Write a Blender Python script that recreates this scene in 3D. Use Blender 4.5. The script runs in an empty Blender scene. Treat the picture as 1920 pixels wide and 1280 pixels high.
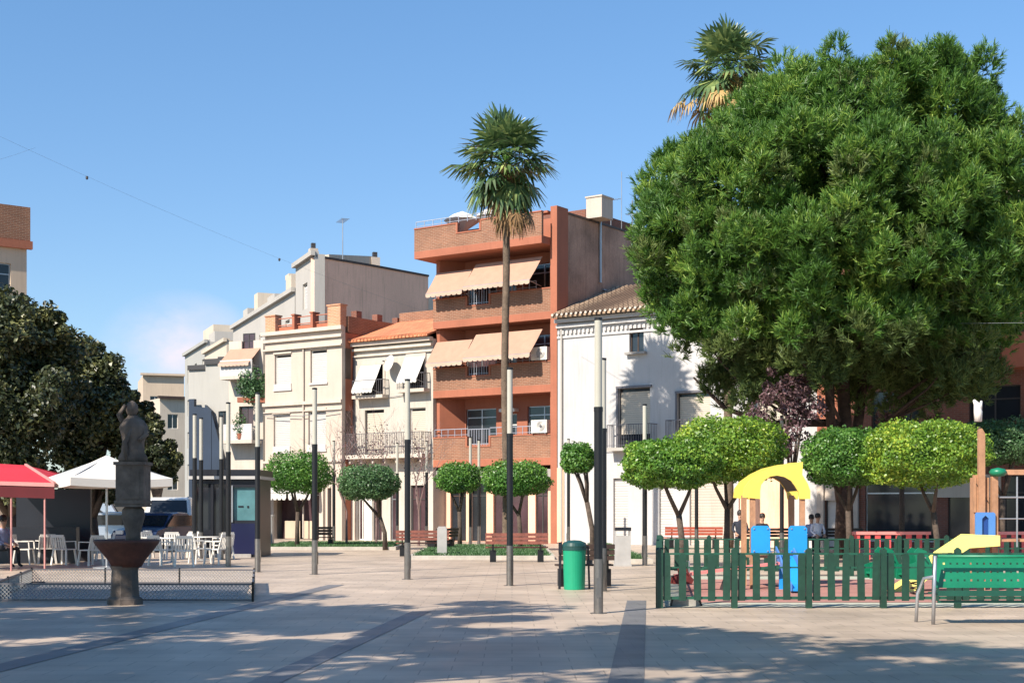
import bpy, math, random
import numpy as np
from mathutils import Vector, Matrix
R = math.radians
scene = bpy.context.scene
COL = scene.collection
random.seed(7)
rng = np.random.default_rng(11)

# ------------------------------------------------------------ camera, sky, sun, exposure
F = 2667.0            # focal length in pixels of the 1920 px wide photograph (50 mm)
HZ = 952.0            # horizon row
CAMZ = 1.6
cam_d = bpy.data.cameras.new('camera')
cam = bpy.data.objects.new('camera', cam_d)
COL.objects.link(cam)
cam.location = (0, 0, CAMZ)
cam.rotation_euler = (R(90), 0, 0)
cam_d.lens = 50; cam_d.sensor_width = 36
cam_d.shift_y = (HZ - 640.0) / 1920.0
cam_d.clip_end = 2000
scene.camera = cam

SUN_AZ = 42.0         # degrees left of straight behind the camera
SUN_EL = 41.0
world = bpy.data.worlds.new('World')
scene.world = world
world.use_nodes = True
nt = world.node_tree
nt.nodes.clear()
out = nt.nodes.new('ShaderNodeOutputWorld')
bg = nt.nodes.new('ShaderNodeBackground')
sky = nt.nodes.new('ShaderNodeTexSky')
sky.sky_type = 'NISHITA'
sky.sun_disc = False
sky.sun_elevation = R(SUN_EL)
sky.sun_rotation = R(180 + SUN_AZ)
sky.air_density = 1.0
sky.dust_density = 0.35
sky.ozone_density = 2.2
bg.inputs['Strength'].default_value = 0.080
# small cloud bank low over the far end of the street
tc = nt.nodes.new('ShaderNodeTexCoord')
sep = nt.nodes.new('ShaderNodeSeparateXYZ')
nt.links.new(tc.outputs['Generated'], sep.inputs[0])
def wmath(op, a, b=None, clamp=False):
    n = nt.nodes.new('ShaderNodeMath'); n.operation = op; n.use_clamp = clamp
    for i, v in enumerate((a, b)):
        if v is None: continue
        if isinstance(v, (int, float)): n.inputs[i].default_value = v
        else: nt.links.new(v, n.inputs[i])
    return n.outputs[0]
mp = nt.nodes.new('ShaderNodeMapping'); mp.inputs['Scale'].default_value = (1, 1, 1.6)
nt.links.new(tc.outputs['Generated'], mp.inputs[0])
nz = nt.nodes.new('ShaderNodeTexNoise'); nz.inputs['Scale'].default_value = 11; nz.inputs['Detail'].default_value = 7
nz.inputs['Roughness'].default_value = 0.6
nt.links.new(mp.outputs[0], nz.inputs[0])
az = wmath('DIVIDE', sep.outputs[0], wmath('MAXIMUM', sep.outputs[1], 0.02))       # tan azimuth
el = wmath('DIVIDE', sep.outputs[2], wmath('MAXIMUM', sep.outputs[1], 0.02))
dx = wmath('DIVIDE', wmath('SUBTRACT', az, -0.235), 0.06)
dz = wmath('DIVIDE', wmath('SUBTRACT', el, 0.11), 0.045)
d2 = wmath('ADD', wmath('MULTIPLY', dx, dx), wmath('MULTIPLY', dz, dz))
blob = wmath('SUBTRACT', 1.0, wmath('SQRT', d2), True)
cl = wmath('MULTIPLY', blob, wmath('MULTIPLY', wmath('SUBTRACT', nz.outputs['Fac'], 0.30, True), 4.0), True)
hz = wmath('SUBTRACT', 1.0, wmath('DIVIDE', wmath('ABSOLUTE', el), 0.42), True)
tint = nt.nodes.new('ShaderNodeMix'); tint.data_type = 'RGBA'; tint.blend_type = 'MULTIPLY'
tint.inputs['Factor'].default_value = 1.0
nt.links.new(sky.outputs[0], tint.inputs['A'])
tmix = nt.nodes.new('ShaderNodeMix'); tmix.data_type = 'RGBA'
nt.links.new(hz, tmix.inputs['Factor'])
tmix.inputs['A'].default_value = (0.84, 1.13, 1.30, 1); tmix.inputs['B'].default_value = (0.84, 0.90, 1.02, 1)
nt.links.new(tmix.outputs['Result'], tint.inputs['B'])
mx = nt.nodes.new('ShaderNodeMix'); mx.data_type = 'RGBA'
nt.links.new(cl, mx.inputs['Factor'])
nt.links.new(tint.outputs['Result'], mx.inputs['A'])
mx.inputs['B'].default_value = (6.5, 6.2, 7.2, 1)
nt.links.new(mx.outputs['Result'], bg.inputs['Color'])
nt.links.new(bg.outputs[0], out.inputs[0])

sl = bpy.data.lights.new('sun', 'SUN')
sl.energy = 4.8; sl.angle = R(0.53); sl.color = (1.0, 0.91, 0.78)
sun = bpy.data.objects.new('sun', sl); COL.objects.link(sun)
to_sun = Vector((-math.sin(R(SUN_AZ)) * math.cos(R(SUN_EL)), -math.cos(R(SUN_AZ)) * math.cos(R(SUN_EL)), math.sin(R(SUN_EL))))
sun.rotation_euler = to_sun.to_track_quat('Z', 'Y').to_euler()
sun.location = (0, 0, 40)

scene.view_settings.view_transform = 'Standard'
scene.view_settings.look = 'None'
scene.view_settings.exposure = 0.85
scene.view_settings.gamma = 1.0
scene.render.engine = 'CYCLES'
scene.cycles.max_bounces = 6
scene.cycles.transparent_max_bounces = 8

# ------------------------------------------------------------ helpers
def PX(px, py, Y):
    "world point seen at a pixel of the photograph, at depth Y"
    return Vector(((px - 960) / F * Y, Y, CAMZ + (HZ - py) / F * Y))
def GY(py):
    "depth of the ground seen at row py"
    return F * CAMZ / (py - HZ)

class MB:
    def __init__(s): s.v = []; s.f = []; s.mi = []; s.cur = 0
    def add(s, vs, fs):
        b = len(s.v); s.v += [tuple(p) for p in vs]
        for f in fs: s.f.append(tuple(b + i for i in f)); s.mi.append(s.cur)
        return s
    def box(s, x0, x1, y0, y1, z0, z1):
        return s.add([(x0,y0,z0),(x1,y0,z0),(x1,y1,z0),(x0,y1,z0),(x0,y0,z1),(x1,y0,z1),(x1,y1,z1),(x0,y1,z1)],
                     [(0,3,2,1),(4,5,6,7),(0,1,5,4),(1,2,6,5),(2,3,7,6),(3,0,4,7)])
    def bar(s, a, b, w, d=None, up=(0,0,1)):
        "rectangular bar from a to b"
        a = Vector(a); b = Vector(b); d = d or w
        t = (b - a).normalized(); u = Vector(up)
        if abs(t.dot(u)) > 0.98: u = Vector((0, 1, 0))
        x = t.cross(u).normalized(); y = x.cross(t).normalized()
        q = [(-1,-1),(1,-1),(1,1),(-1,1)]
        vs = [p + x*(i*w/2) + y*(j*d/2) for p in (a, b) for i, j in q]
        return s.add(vs, [(0,1,2,3),(7,6,5,4),(0,4,5,1),(1,5,6,2),(2,6,7,3),(3,7,4,0)])
    def tube(s, pts, rad, n=8, cap=True):
        pts = [Vector(p) for p in pts]
        if not hasattr(rad, '__len__'): rad = [rad]*len(pts)
        rings = []; ref = Vector((0.3, 0.9, 0.1)).normalized()
        vs = []
        for i, p in enumerate(pts):
            t = (pts[min(i+1, len(pts)-1)] - pts[max(i-1, 0)]).normalized()
            r = ref if abs(t.dot(ref)) < 0.95 else Vector((1, 0, 0))
            x = t.cross(r).normalized(); y = t.cross(x).normalized()
            for k in range(n):
                a = 2*math.pi*k/n
                vs.append(p + x*(math.cos(a)*rad[i]) + y*(math.sin(a)*rad[i]))
        fs = []
        for i in range(len(pts)-1):
            for k in range(n):
                fs.append((i*n+k, i*n+(k+1)%n, (i+1)*n+(k+1)%n, (i+1)*n+k))
        if cap: fs.append(tuple(range(n-1, -1, -1))); fs.append(tuple((len(pts)-1)*n+k for k in range(n)))
        return s.add(vs, fs)
    def lathe(s, prof, c=(0,0,0), n=20, sx=1, sy=1):
        vs = []; fs = []
        for r, z in prof:
            for k in range(n):
                a = 2*math.pi*k/n
                vs.append((c[0]+r*sx*math.cos(a), c[1]+r*sy*math.sin(a), c[2]+z))
        m = len(prof)
        for i in range(m-1):
            for k in range(n): fs.append((i*n+k, i*n+(k+1)%n, (i+1)*n+(k+1)%n, (i+1)*n+k))
        if prof[0][0] > 1e-4: fs.append(tuple(range(n-1, -1, -1)))
        if prof[-1][0] > 1e-4: fs.append(tuple((m-1)*n+k for k in range(n)))
        return s.add(vs, fs)
    def prism(s, poly, a, b, axis='y'):
        "extrude a 2-D outline (x,z) along y, or (x,y) along z"
        n = len(poly)
        if axis == 'y': vs = [(p[0], a, p[1]) for p in poly] + [(p[0], b, p[1]) for p in poly]
        elif axis == 'z': vs = [(p[0], p[1], a) for p in poly] + [(p[0], p[1], b) for p in poly]
        else: vs = [(a, p[0], p[1]) for p in poly] + [(b, p[0], p[1]) for p in poly]
        fs = [tuple(range(n)), tuple(range(2*n-1, n-1, -1))] + [(i, i+n, (i+1) % n + n, (i+1) % n) for i in range(n)]
        return s.add(vs, fs)
    def build(s, name, mat, parent=None, smooth=False, fixn=True):
        me = bpy.data.meshes.new(name)
        me.from_pydata(s.v, [], s.f)
        mats = mat if isinstance(mat, (list, tuple)) else [mat]
        for m in mats: me.materials.append(m)
        if len(mats) > 1: me.polygons.foreach_set('material_index', s.mi)
        if smooth: me.polygons.foreach_set('use_smooth', [True]*len(me.polygons))
        if fixn:
            import bmesh
            bm = bmesh.new(); bm.from_mesh(me)
            bmesh.ops.recalc_face_normals(bm, faces=bm.faces)
            bm.to_mesh(me); bm.free()
        me.update()
        o = bpy.data.objects.new(name, me); COL.objects.link(o)
        if parent: o.parent = parent
        return o

def np_mesh(name, verts, nper, mat, parent=None, mi=None):
    "mesh from an (n*nper,3) array whose faces are consecutive groups of nper vertices"
    verts = np.ascontiguousarray(verts, dtype=np.float32).reshape(-1, 3)
    nv = len(verts); nf = nv // nper
    me = bpy.data.meshes.new(name)
    me.vertices.add(nv); me.vertices.foreach_set('co', verts.ravel())
    me.loops.add(nv); me.loops.foreach_set('vertex_index', np.arange(nv, dtype=np.int32))
    me.polygons.add(nf)
    me.polygons.foreach_set('loop_start', np.arange(0, nv, nper, dtype=np.int32))
    me.polygons.foreach_set('loop_total', np.full(nf, nper, dtype=np.int32))
    mats = mat if isinstance(mat, (list, tuple)) else [mat]
    for m in mats: me.materials.append(m)
    if mi is not None: me.polygons.foreach_set('material_index', np.asarray(mi, dtype=np.int32))
    me.update(calc_edges=True)
    o = bpy.data.objects.new(name, me); COL.objects.link(o)
    if parent: o.parent = parent
    return o

def tag(o, label=None, cat=None, group=None, kind=None):
    if label: o['label'] = label
    if cat: o['category'] = cat
    if group: o['group'] = group
    if kind: o['kind'] = kind
    return o
def thing(name, label, cat, loc=(0,0,0), rz=0.0, group=None):
    o = bpy.data.objects.new(name, None); COL.objects.link(o)
    o.empty_display_size = 0.2
    o.location = loc; o.rotation_euler = (0, 0, rz)
    return tag(o, label, cat, group)
def dup(root, loc, rz=0.0, label=None, group=None, scale=None):
    r = root.copy(); COL.objects.link(r); r.location = loc; r.rotation_euler = (0, 0, rz)
    if scale: r.scale = scale
    if label: r['label'] = label
    if group: r['group'] = group
    for ch in list(root.children):
        c = ch.copy(); COL.objects.link(c); c.parent = r
        for g in list(ch.children):
            d = g.copy(); COL.objects.link(d); d.parent = c
    return r

# ------------------------------------------------------------ materials
def mat(name, col, rough=0.75, var=0.12, vscale=1.5, bump=0.0, bscale=40, metal=0.0, spec=0.5, streak=0.0, col2=None, fine=0.0):
    m = bpy.data.materials.new(name); m.use_nodes = True
    t = m.node_tree; b = t.nodes['Principled BSDF']
    b.inputs['Roughness'].default_value = rough; b.inputs['Metallic'].default_value = metal
    b.inputs['Specular IOR Level'].default_value = spec
    tcn = t.nodes.new('ShaderNodeTexCoord')
    n = t.nodes.new('ShaderNodeTexNoise'); n.inputs['Scale'].default_value = vscale; n.inputs['Detail'].default_value = 6
    t.links.new(tcn.outputs['Object'], n.inputs['Vector'])
    r = t.nodes.new('ShaderNodeValToRGB')
    c = np.array(col); lo = c*(1-var) if col2 is None else np.array(col2); hi = np.minimum(c*(1+var), 0.95)
    r.color_ramp.elements[0].position = 0.3; r.color_ramp.elements[0].color = (*lo, 1)
    r.color_ramp.elements[1].position = 0.7; r.color_ramp.elements[1].color = (*hi, 1)
    t.links.new(n.outputs['Fac'], r.inputs[0])
    cur = r.outputs[0]
    if streak > 0:
        mpn = t.nodes.new('ShaderNodeMapping'); mpn.inputs['Scale'].default_value = (2.6, 2.6, 0.22)
        t.links.new(tcn.outputs['Object'], mpn.inputs[0])
        n2 = t.nodes.new('ShaderNodeTexNoise'); n2.inputs['Scale'].default_value = 2.0; n2.inputs['Detail'].default_value = 8
        n2.inputs['Roughness'].default_value = 0.7
        t.links.new(mpn.outputs[0], n2.inputs['Vector'])
        r2 = t.nodes.new('ShaderNodeValToRGB')
        r2.color_ramp.elements[0].position = 0.50; r2.color_ramp.elements[0].color = (1,1,1,1)
        r2.color_ramp.elements[1].position = 0.78; r2.color_ramp.elements[1].color = (1-streak, 1-streak*1.03, 1-streak*1.08, 1)
        t.links.new(n2.outputs['Fac'], r2.inputs[0])
        mm = t.nodes.new('ShaderNodeMix'); mm.data_type = 'RGBA'; mm.blend_type = 'MULTIPLY'; mm.inputs['Factor'].default_value = 1
        t.links.new(cur, mm.inputs['A']); t.links.new(r2.outputs[0], mm.inputs['B']); cur = mm.outputs['Result']
    if fine > 0:
        n3 = t.nodes.new('ShaderNodeTexNoise'); n3.inputs['Scale'].default_value = 14; n3.inputs['Detail'].default_value = 4
        t.links.new(tcn.outputs['Object'], n3.inputs['Vector'])
        r3 = t.nodes.new('ShaderNodeMapRange'); r3.inputs['To Min'].default_value = 1-fine; r3.inputs['To Max'].default_value = 1+fine
        r3.inputs['From Min'].default_value = 0.3; r3.inputs['From Max'].default_value = 0.7
        t.links.new(n3.outputs['Fac'], r3.inputs['Value'])
        vm = t.nodes.new('ShaderNodeVectorMath'); vm.operation = 'SCALE'
        t.links.new(cur, vm.inputs[0]); t.links.new(r3.outputs[0], vm.inputs['Scale']); cur = vm.outputs[0]
    t.links.new(cur, b.inputs['Base Color'])
    if bump > 0:
        nb = t.nodes.new('ShaderNodeTexNoise'); nb.inputs['Scale'].default_value = bscale; nb.inputs['Detail'].default_value = 4
        t.links.new(tcn.outputs['Object'], nb.inputs['Vector'])
        bp = t.nodes.new('ShaderNodeBump'); bp.inputs['Strength'].default_value = bump; bp.inputs['Distance'].default_value = 0.02
        t.links.new(nb.outputs['Fac'], bp.inputs['Height']); t.links.new(bp.outputs[0], b.inputs['Normal'])
    return m

def brick_mat(name, c1, c2, cm, bw=0.5, bh=0.1, mortar=0.02, rough=0.85, mapxz=True, offset=0.5, bump=0.3):
    m = bpy.data.materials.new(name); m.use_nodes = True
    t = m.node_tree; b = t.nodes['Principled BSDF']; b.inputs['Roughness'].default_value = rough
    tcn = t.nodes.new('ShaderNodeTexCoord'); sp = t.nodes.new('ShaderNodeSeparateXYZ'); cb = t.nodes.new('ShaderNodeCombineXYZ')
    t.links.new(tcn.outputs['Object'], sp.inputs[0])
    if mapxz:
        ad = t.nodes.new('ShaderNodeMath'); ad.operation = 'ADD'
        t.links.new(sp.outputs[0], ad.inputs[0]); t.links.new(sp.outputs[1], ad.inputs[1])
        t.links.new(ad.outputs[0], cb.inputs[0]); t.links.new(sp.outputs[2], cb.inputs[1])
    else:
        t.links.new(sp.outputs[0], cb.inputs[0]); t.links.new(sp.outputs[1], cb.inputs[1])
    br = t.nodes.new('ShaderNodeTexBrick')
    br.offset = offset
    br.inputs['Scale'].default_value = 1.0
    br.inputs['Brick Width'].default_value = bw; br.inputs['Row Height'].default_value = bh
    br.inputs['Mortar Size'].default_value = mortar; br.inputs['Mortar Smooth'].default_value = 0.3
    br.inputs['Color1'].default_value = (*c1, 1); br.inputs['Color2'].default_value = (*c2, 1); br.inputs['Mortar'].default_value = (*cm, 1)
    t.links.new(cb.outputs[0], br.inputs['Vector'])
    n = t.nodes.new('ShaderNodeTexNoise'); n.inputs['Scale'].default_value = 0.9; n.inputs['Detail'].default_value = 7
    t.links.new(tcn.outputs['Object'], n.inputs['Vector'])
    mr = t.nodes.new('ShaderNodeMapRange'); mr.inputs['From Min'].default_value = 0.3; mr.inputs['From Max'].default_value = 0.7
    mr.inputs['To Min'].default_value = 0.80; mr.inputs['To Max'].default_value = 1.14
    t.links.new(n.outputs['Fac'], mr.inputs['Value'])
    vm = t.nodes.new('ShaderNodeVectorMath'); vm.operation = 'SCALE'
    t.links.new(br.outputs['Color'], vm.inputs[0]); t.links.new(mr.outputs[0], vm.inputs['Scale'])
    t.links.new(vm.outputs[0], b.inputs['Base Color'])
    bp = t.nodes.new('ShaderNodeBump'); bp.inputs['Strength'].default_value = bump; bp.inputs['Distance'].default_value = 0.01; bp.invert = True
    t.links.new(br.outputs['Fac'], bp.inputs['Height']); t.links.new(bp.outputs[0], b.inputs['Normal'])
    return m

def leaf_mat(name, dark, light, rough=0.45, trans=0.35, clump=0.9, spec=0.5, mid=None):
    m = bpy.data.materials.new(name); m.use_nodes = True
    t = m.node_tree; b = t.nodes['Principled BSDF']; o = t.nodes['Material Output']
    g = t.nodes.new('ShaderNodeNewGeometry'); tcn = t.nodes.new('ShaderNodeTexCoord')
    n = t.nodes.new('ShaderNodeTexNoise'); n.inputs['Scale'].default_value = clump; n.inputs['Detail'].default_value = 3
    t.links.new(tcn.outputs['Object'], n.inputs['Vector'])
    a = t.nodes.new('ShaderNodeMath'); a.operation = 'MULTIPLY_ADD'; a.inputs[1].default_value = 0.55
    t.links.new(g.outputs['Random Per Island'], a.inputs[0])
    mr = t.nodes.new('ShaderNodeMapRange'); mr.inputs['From Min'].default_value = 0.3; mr.inputs['From Max'].default_value = 0.7
    mr.inputs['To Max'].default_value = 0.45
    t.links.new(n.outputs['Fac'], mr.inputs['Value']); t.links.new(mr.outputs[0], a.inputs[2])
    r = t.nodes.new('ShaderNodeValToRGB')
    r.color_ramp.elements[0].position = 0.05; r.color_ramp.elements[0].color = (*dark, 1)
    r.color_ramp.elements[1].position = 0.95; r.color_ramp.elements[1].color = (*light, 1)
    if mid: e = r.color_ramp.elements.new(0.6); e.color = (*mid, 1)
    t.links.new(a.outputs[0], r.inputs[0]); t.links.new(r.outputs[0], b.inputs['Base Color'])
    b.inputs['Roughness'].default_value = rough; b.inputs['Specular IOR Level'].default_value = spec
    tr = t.nodes.new('ShaderNodeBsdfTranslucent'); t.links.new(r.outputs[0], tr.inputs['Color'])
    ms = t.nodes.new('ShaderNodeMixShader'); ms.inputs[0].default_value = trans
    t.links.new(b.outputs[0], ms.inputs[1]); t.links.new(tr.outputs[0], ms.inputs[2]); t.links.new(ms.outputs[0], o.inputs['Surface'])
    return m

M = {}
M['cream'] = mat('cream render', (0.48, 0.405, 0.34), 0.85, 0.05, 0.8, 0.15, 60, streak=0.14, fine=0.03)
M['cream_trim'] = mat('pale cream trim', (0.50, 0.43, 0.365), 0.8, 0.06, streak=0.2)
M['offwhite'] = mat('off-white render', (0.46, 0.42, 0.365), 0.85, 0.08, 0.7, 0.15, 50, streak=0.25, fine=0.04)
M['white'] = mat('whitewash', (0.46, 0.445, 0.44), 0.85, 0.06, 0.6, 0.2, 40, streak=0.22, fine=0.03)
M['salmon'] = mat('salmon render', (0.33, 0.112, 0.062), 0.8, 0.10, 0.9, 0.1, 50, streak=0.18, fine=0.04)
M['salmon_dark'] = mat('deep salmon render', (0.40, 0.13, 0.07), 0.8, 0.15, 0.9, streak=0.2)
M['pink_wall'] = mat('mauve party wall', (0.84, 0.49, 0.34), 0.9, 0.10, 0.35, 0.2, 20, streak=0.30, fine=0.05)
M['grey_wall'] = mat('stained grey party wall', (0.35, 0.22, 0.16), 0.9, 0.35, 0.6, 0.3, 15, streak=0.45, fine=0.12)
M['beige'] = mat('beige render', (0.52, 0.44, 0.35), 0.85, 0.08, 0.4, streak=0.2)
M['beige_warm'] = mat('warm beige render', (0.50, 0.39, 0.29), 0.85, 0.08, 0.4, streak=0.2)
M['pale_grey'] = mat('pale grey panels', (0.36, 0.345, 0.315), 0.7, 0.05, 0.4, streak=0.12)
M['pale_side'] = mat('pale white render', (0.40, 0.37, 0.335), 0.8, 0.06, 0.4, streak=0.15)  # pale off-white, the render's own colour
M['painted_shadow'] = mat('dark blue-grey painted shadow', (0.018, 0.030, 0.055), 0.5, 0.2, 0.5)  # tone of a cast shadow on the townhouse, put into colour
M['brick_red'] = brick_mat('brown brick', (0.26, 0.11, 0.06), (0.19, 0.08, 0.045), (0.30, 0.19, 0.13), 0.26, 0.075, 0.012)
M['brick_orange'] = brick_mat('orange brick', (0.55, 0.24, 0.12), (0.45, 0.18, 0.09), (0.50, 0.36, 0.26), 0.26, 0.075, 0.012)
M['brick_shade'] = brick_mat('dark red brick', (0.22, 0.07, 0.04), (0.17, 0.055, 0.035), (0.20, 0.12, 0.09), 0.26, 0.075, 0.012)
M['tile_orange'] = brick_mat('new orange roof tile', (0.66, 0.25, 0.12), (0.54, 0.19, 0.09), (0.34, 0.12, 0.06), 0.22, 0.35, 0.03, mapxz=False, offset=0, bump=0.8)
M['tile_old'] = brick_mat('old roof tile', (0.42, 0.30, 0.20), (0.30, 0.20, 0.13), (0.14, 0.09, 0.06), 0.24, 0.40, 0.05, mapxz=False, offset=0, bump=0.9)
M['blind'] = mat('pale blind', (0.50, 0.47, 0.45), 0.6, 0.03)
M['blind_beige'] = mat('beige blind', (0.50, 0.44, 0.36), 0.6, 0.04)
M['glass'] = mat('dark window glass', (0.018, 0.022, 0.028), 0.08, 0.3, 0.6)
M['glass_warm'] = mat('brown curtained glass', (0.06, 0.035, 0.04), 0.12, 0.4, 0.8)
M['frame_dark'] = mat('dark window frame', (0.04, 0.035, 0.035), 0.5)
M['frame_alu'] = mat('aluminium frame', (0.40, 0.41, 0.43), 0.35, metal=0.7)
M['frame_white'] = mat('white painted frame', (0.66, 0.63, 0.58), 0.5)
M['rail'] = mat('grey iron railing', (0.14, 0.13, 0.14), 0.5, metal=0.4)
M['rail_pale'] = mat('pale blue-grey railing', (0.38, 0.40, 0.46), 0.4, metal=0.3)
M['awning'] = mat('apricot awning cloth', (0.40, 0.235, 0.165), 0.9, 0.06, 3.0, fine=0.03)
M['awning_trim'] = mat('pale awning trim', (0.46, 0.33, 0.25), 0.9)
M['awning_white'] = mat('white awning cloth', (0.52, 0.50, 0.47), 0.9, 0.05)
M['wood_dark'] = mat('dark stained wood', (0.05, 0.028, 0.02), 0.6, 0.3, 4)
M['black'] = mat('black paint', (0.0045, 0.0045, 0.006), 0.42, 0.2, 4, fine=0.1)
M['black_shadow'] = mat('dark interior', (0.02, 0.016, 0.016), 0.9)
M['steel'] = mat('brushed steel', (0.26, 0.23, 0.21), 0.32, 0.12, 8, metal=0.85)
M['diffuser'] = mat('pale lamp diffuser', (0.42, 0.40, 0.34), 0.35, 0.05)
M['bench_wood'] = mat('red-brown bench slat', (0.20, 0.065, 0.045), 0.5, 0.25, 5, fine=0.15)
M['bench_red'] = mat('brick red bench slat', (0.34, 0.065, 0.035), 0.5, 0.2, 5)
M['green_metal'] = mat('green perforated steel', (0.006, 0.17, 0.085), 0.4, 0.10, 3, fine=0.06)
M['green_dark'] = mat('dark green steel', (0.008, 0.07, 0.045), 0.45, 0.15, 3)
M['fence_green'] = mat('dark green picket paint', (0.008, 0.042, 0.025), 0.5, 0.18, 3, fine=0.15)
M['fence_light'] = mat('green rail paint', (0.010, 0.075, 0.045), 0.5, 0.15, 3)
M['bin_green'] = mat('bright green plastic', (0.006, 0.27, 0.14), 0.45, 0.05, 2, fine=0.03)
M['bin_lid'] = mat('dark green lid', (0.012, 0.06, 0.055), 0.4, 0.1)
M['yellow'] = mat('yellow plastic', (0.80, 0.60, 0.10), 0.45, 0.05, 2, fine=0.03)
M['yellow_pale'] = mat('pale yellow plastic', (0.85, 0.74, 0.22), 0.4, 0.05, 2)
M['blue'] = mat('bright blue panel', (0.012, 0.26, 0.68), 0.45, 0.06, 3)
M['blue_soft'] = mat('mid blue panel', (0.07, 0.20, 0.50), 0.5, 0.1)
M['blue_deep'] = mat('deep blue plastic', (0.01, 0.05, 0.22), 0.5, 0.1)
M['wood_post'] = mat('weathered play timber', (0.38, 0.20, 0.11), 0.7, 0.22, 2.5, 0.2, 30, streak=0.3, fine=0.1)
M['red_paint'] = mat('faded red paint', (0.55, 0.07, 0.07), 0.5, 0.2, 4)
M['pink_paint'] = mat('pink painted top rail', (0.68, 0.22, 0.20), 0.5, 0.1, 4)
M['white_plastic'] = mat('white plastic', (0.72, 0.68, 0.62), 0.4, 0.06, 3)
M['cream_plastic'] = mat('cream plastic', (0.62, 0.54, 0.42), 0.4, 0.06, 3)
M['parasol'] = mat('white parasol cloth', (0.62, 0.58, 0.53), 0.9, 0.03, 2)
M['red_cloth'] = mat('red awning cloth', (0.50, 0.018, 0.035), 0.85, 0.10, 1.2, fine=0.04)
M['pink_trim'] = mat('pale pink trim', (0.52, 0.24, 0.22), 0.8)
M['stone'] = mat('weathered grey stone', (0.12, 0.094, 0.078), 0.9, 0.35, 3, 0.5, 12, streak=0.3, fine=0.15)
M['bowl'] = mat('rust brown stone bowl', (0.085, 0.028, 0.018), 0.7, 0.3, 4, 0.4, 20, fine=0.15)
M['kiosk_frame'] = mat('dark kiosk cladding', (0.009, 0.010, 0.016), 0.4, 0.2)
M['kiosk_navy'] = mat('navy kiosk panel', (0.008, 0.01, 0.045), 0.3, 0.1)
M['teal'] = mat('teal poster', (0.08, 0.19, 0.21), 0.2, 0.25, 1.5)
M['kiosk_roof'] = mat('pale kiosk fascia', (0.42, 0.40, 0.38), 0.5)
M['hedge_grass'] = mat('green turf', (0.10, 0.19, 0.075), 0.9, 0.3, 6, 0.6, 60, fine=0.2)
M['kerb'] = mat('granite kerb', (0.42, 0.38, 0.33), 0.8, 0.12, 3, fine=0.06)
M['bark'] = mat('grey-brown bark', (0.07, 0.05, 0.038), 0.9, 0.3, 5, 0.8, 18, fine=0.2)
M['bark_pine'] = mat('reddish pine bark', (0.055, 0.032, 0.024), 0.95, 0.4, 3, 1.0, 9, streak=0.5, fine=0.3)
M['bark_palm'] = mat('ringed palm bark', (0.12, 0.085, 0.06), 0.95, 0.25, 3, 0.9, 14, fine=0.25)
M['twig'] = mat('pinkish bare twigs', (0.20, 0.13, 0.12), 0.9, 0.3, 4)
M['grit'] = mat('concrete', (0.30, 0.28, 0.26), 0.9, 0.15, 2, fine=0.08)
M['litter_grey'] = mat('pale grey litter bin', (0.36, 0.345, 0.33), 0.5, 0.1, 4)
M['tyre'] = mat('tyre rubber', (0.02, 0.02, 0.02), 0.85)
M['car_white'] = mat('white car paint', (0.66, 0.66, 0.66), 0.25, 0.03)
M['car_silver'] = mat('silver car paint', (0.35, 0.37, 0.40), 0.28, 0.04, metal=0.6)
M['car_navy'] = mat('navy car paint', (0.03, 0.05, 0.11), 0.25, 0.05)
M['lamp_red'] = mat('red tail lamp', (0.45, 0.02, 0.015), 0.25)
M['lamp_clear'] = mat('clear headlamp', (0.55, 0.55, 0.55), 0.15)
M['skin'] = mat('skin', (0.45, 0.26, 0.18), 0.6, 0.05)
M['hair'] = mat('dark hair', (0.018, 0.012, 0.010), 0.6, 0.3, 20)
M['cl_navy'] = mat('dark navy clothes', (0.018, 0.022, 0.035), 0.9, 0.2, 6)
M['cl_blue'] = mat('blue-grey shirt', (0.24, 0.27, 0.42), 0.9, 0.12, 6)
M['cl_white'] = mat('white shirt', (0.68, 0.66, 0.72), 0.9, 0.08, 6)
M['cl_black'] = mat('black trousers', (0.02, 0.018, 0.02), 0.9, 0.2, 6)
M['cl_red'] = mat('dark red top', (0.13, 0.018, 0.016), 0.9, 0.2, 6)
M['cable'] = mat('grey cable', (0.16, 0.17, 0.19), 0.6)
M['antenna'] = mat('antenna metal', (0.32, 0.33, 0.36), 0.4, metal=0.5)

M['lf_bright'] = leaf_mat('bright trimmed leaves', (0.028, 0.095, 0.014), (0.33, 0.46, 0.06), 0.4, 0.3, 1.1, mid=(0.125, 0.265, 0.03))
M['lf_yellow'] = leaf_mat('yellow-green leaves', (0.035, 0.11, 0.015), (0.50, 0.56, 0.07), 0.4, 0.3, 1.1, mid=(0.19, 0.33, 0.035))
M['lf_green'] = leaf_mat('mid green leaves', (0.03, 0.10, 0.02), (0.22, 0.38, 0.07), 0.4, 0.3, 1.1, mid=(0.09, 0.22, 0.035))
M['lf_dim'] = leaf_mat('deep green leaves', (0.022, 0.07, 0.025), (0.13, 0.24, 0.09), 0.45, 0.25, 1.1)
M['lf_dark'] = leaf_mat('dark evergreen leaves', (0.018, 0.030, 0.012), (0.24, 0.24, 0.085), 0.42, 0.15, 0.7, mid=(0.052, 0.064, 0.024))
M['lf_pine'] = leaf_mat('pine needles', (0.026, 0.08, 0.014), (0.34, 0.46, 0.075), 0.5, 0.32, 0.5, mid=(0.10, 0.22, 0.032))
M['lf_pine_old'] = leaf_mat('olive pine needles', (0.04, 0.075, 0.018), (0.22, 0.27, 0.07), 0.6, 0.25, 0.6, mid=(0.10, 0.15, 0.035))
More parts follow.
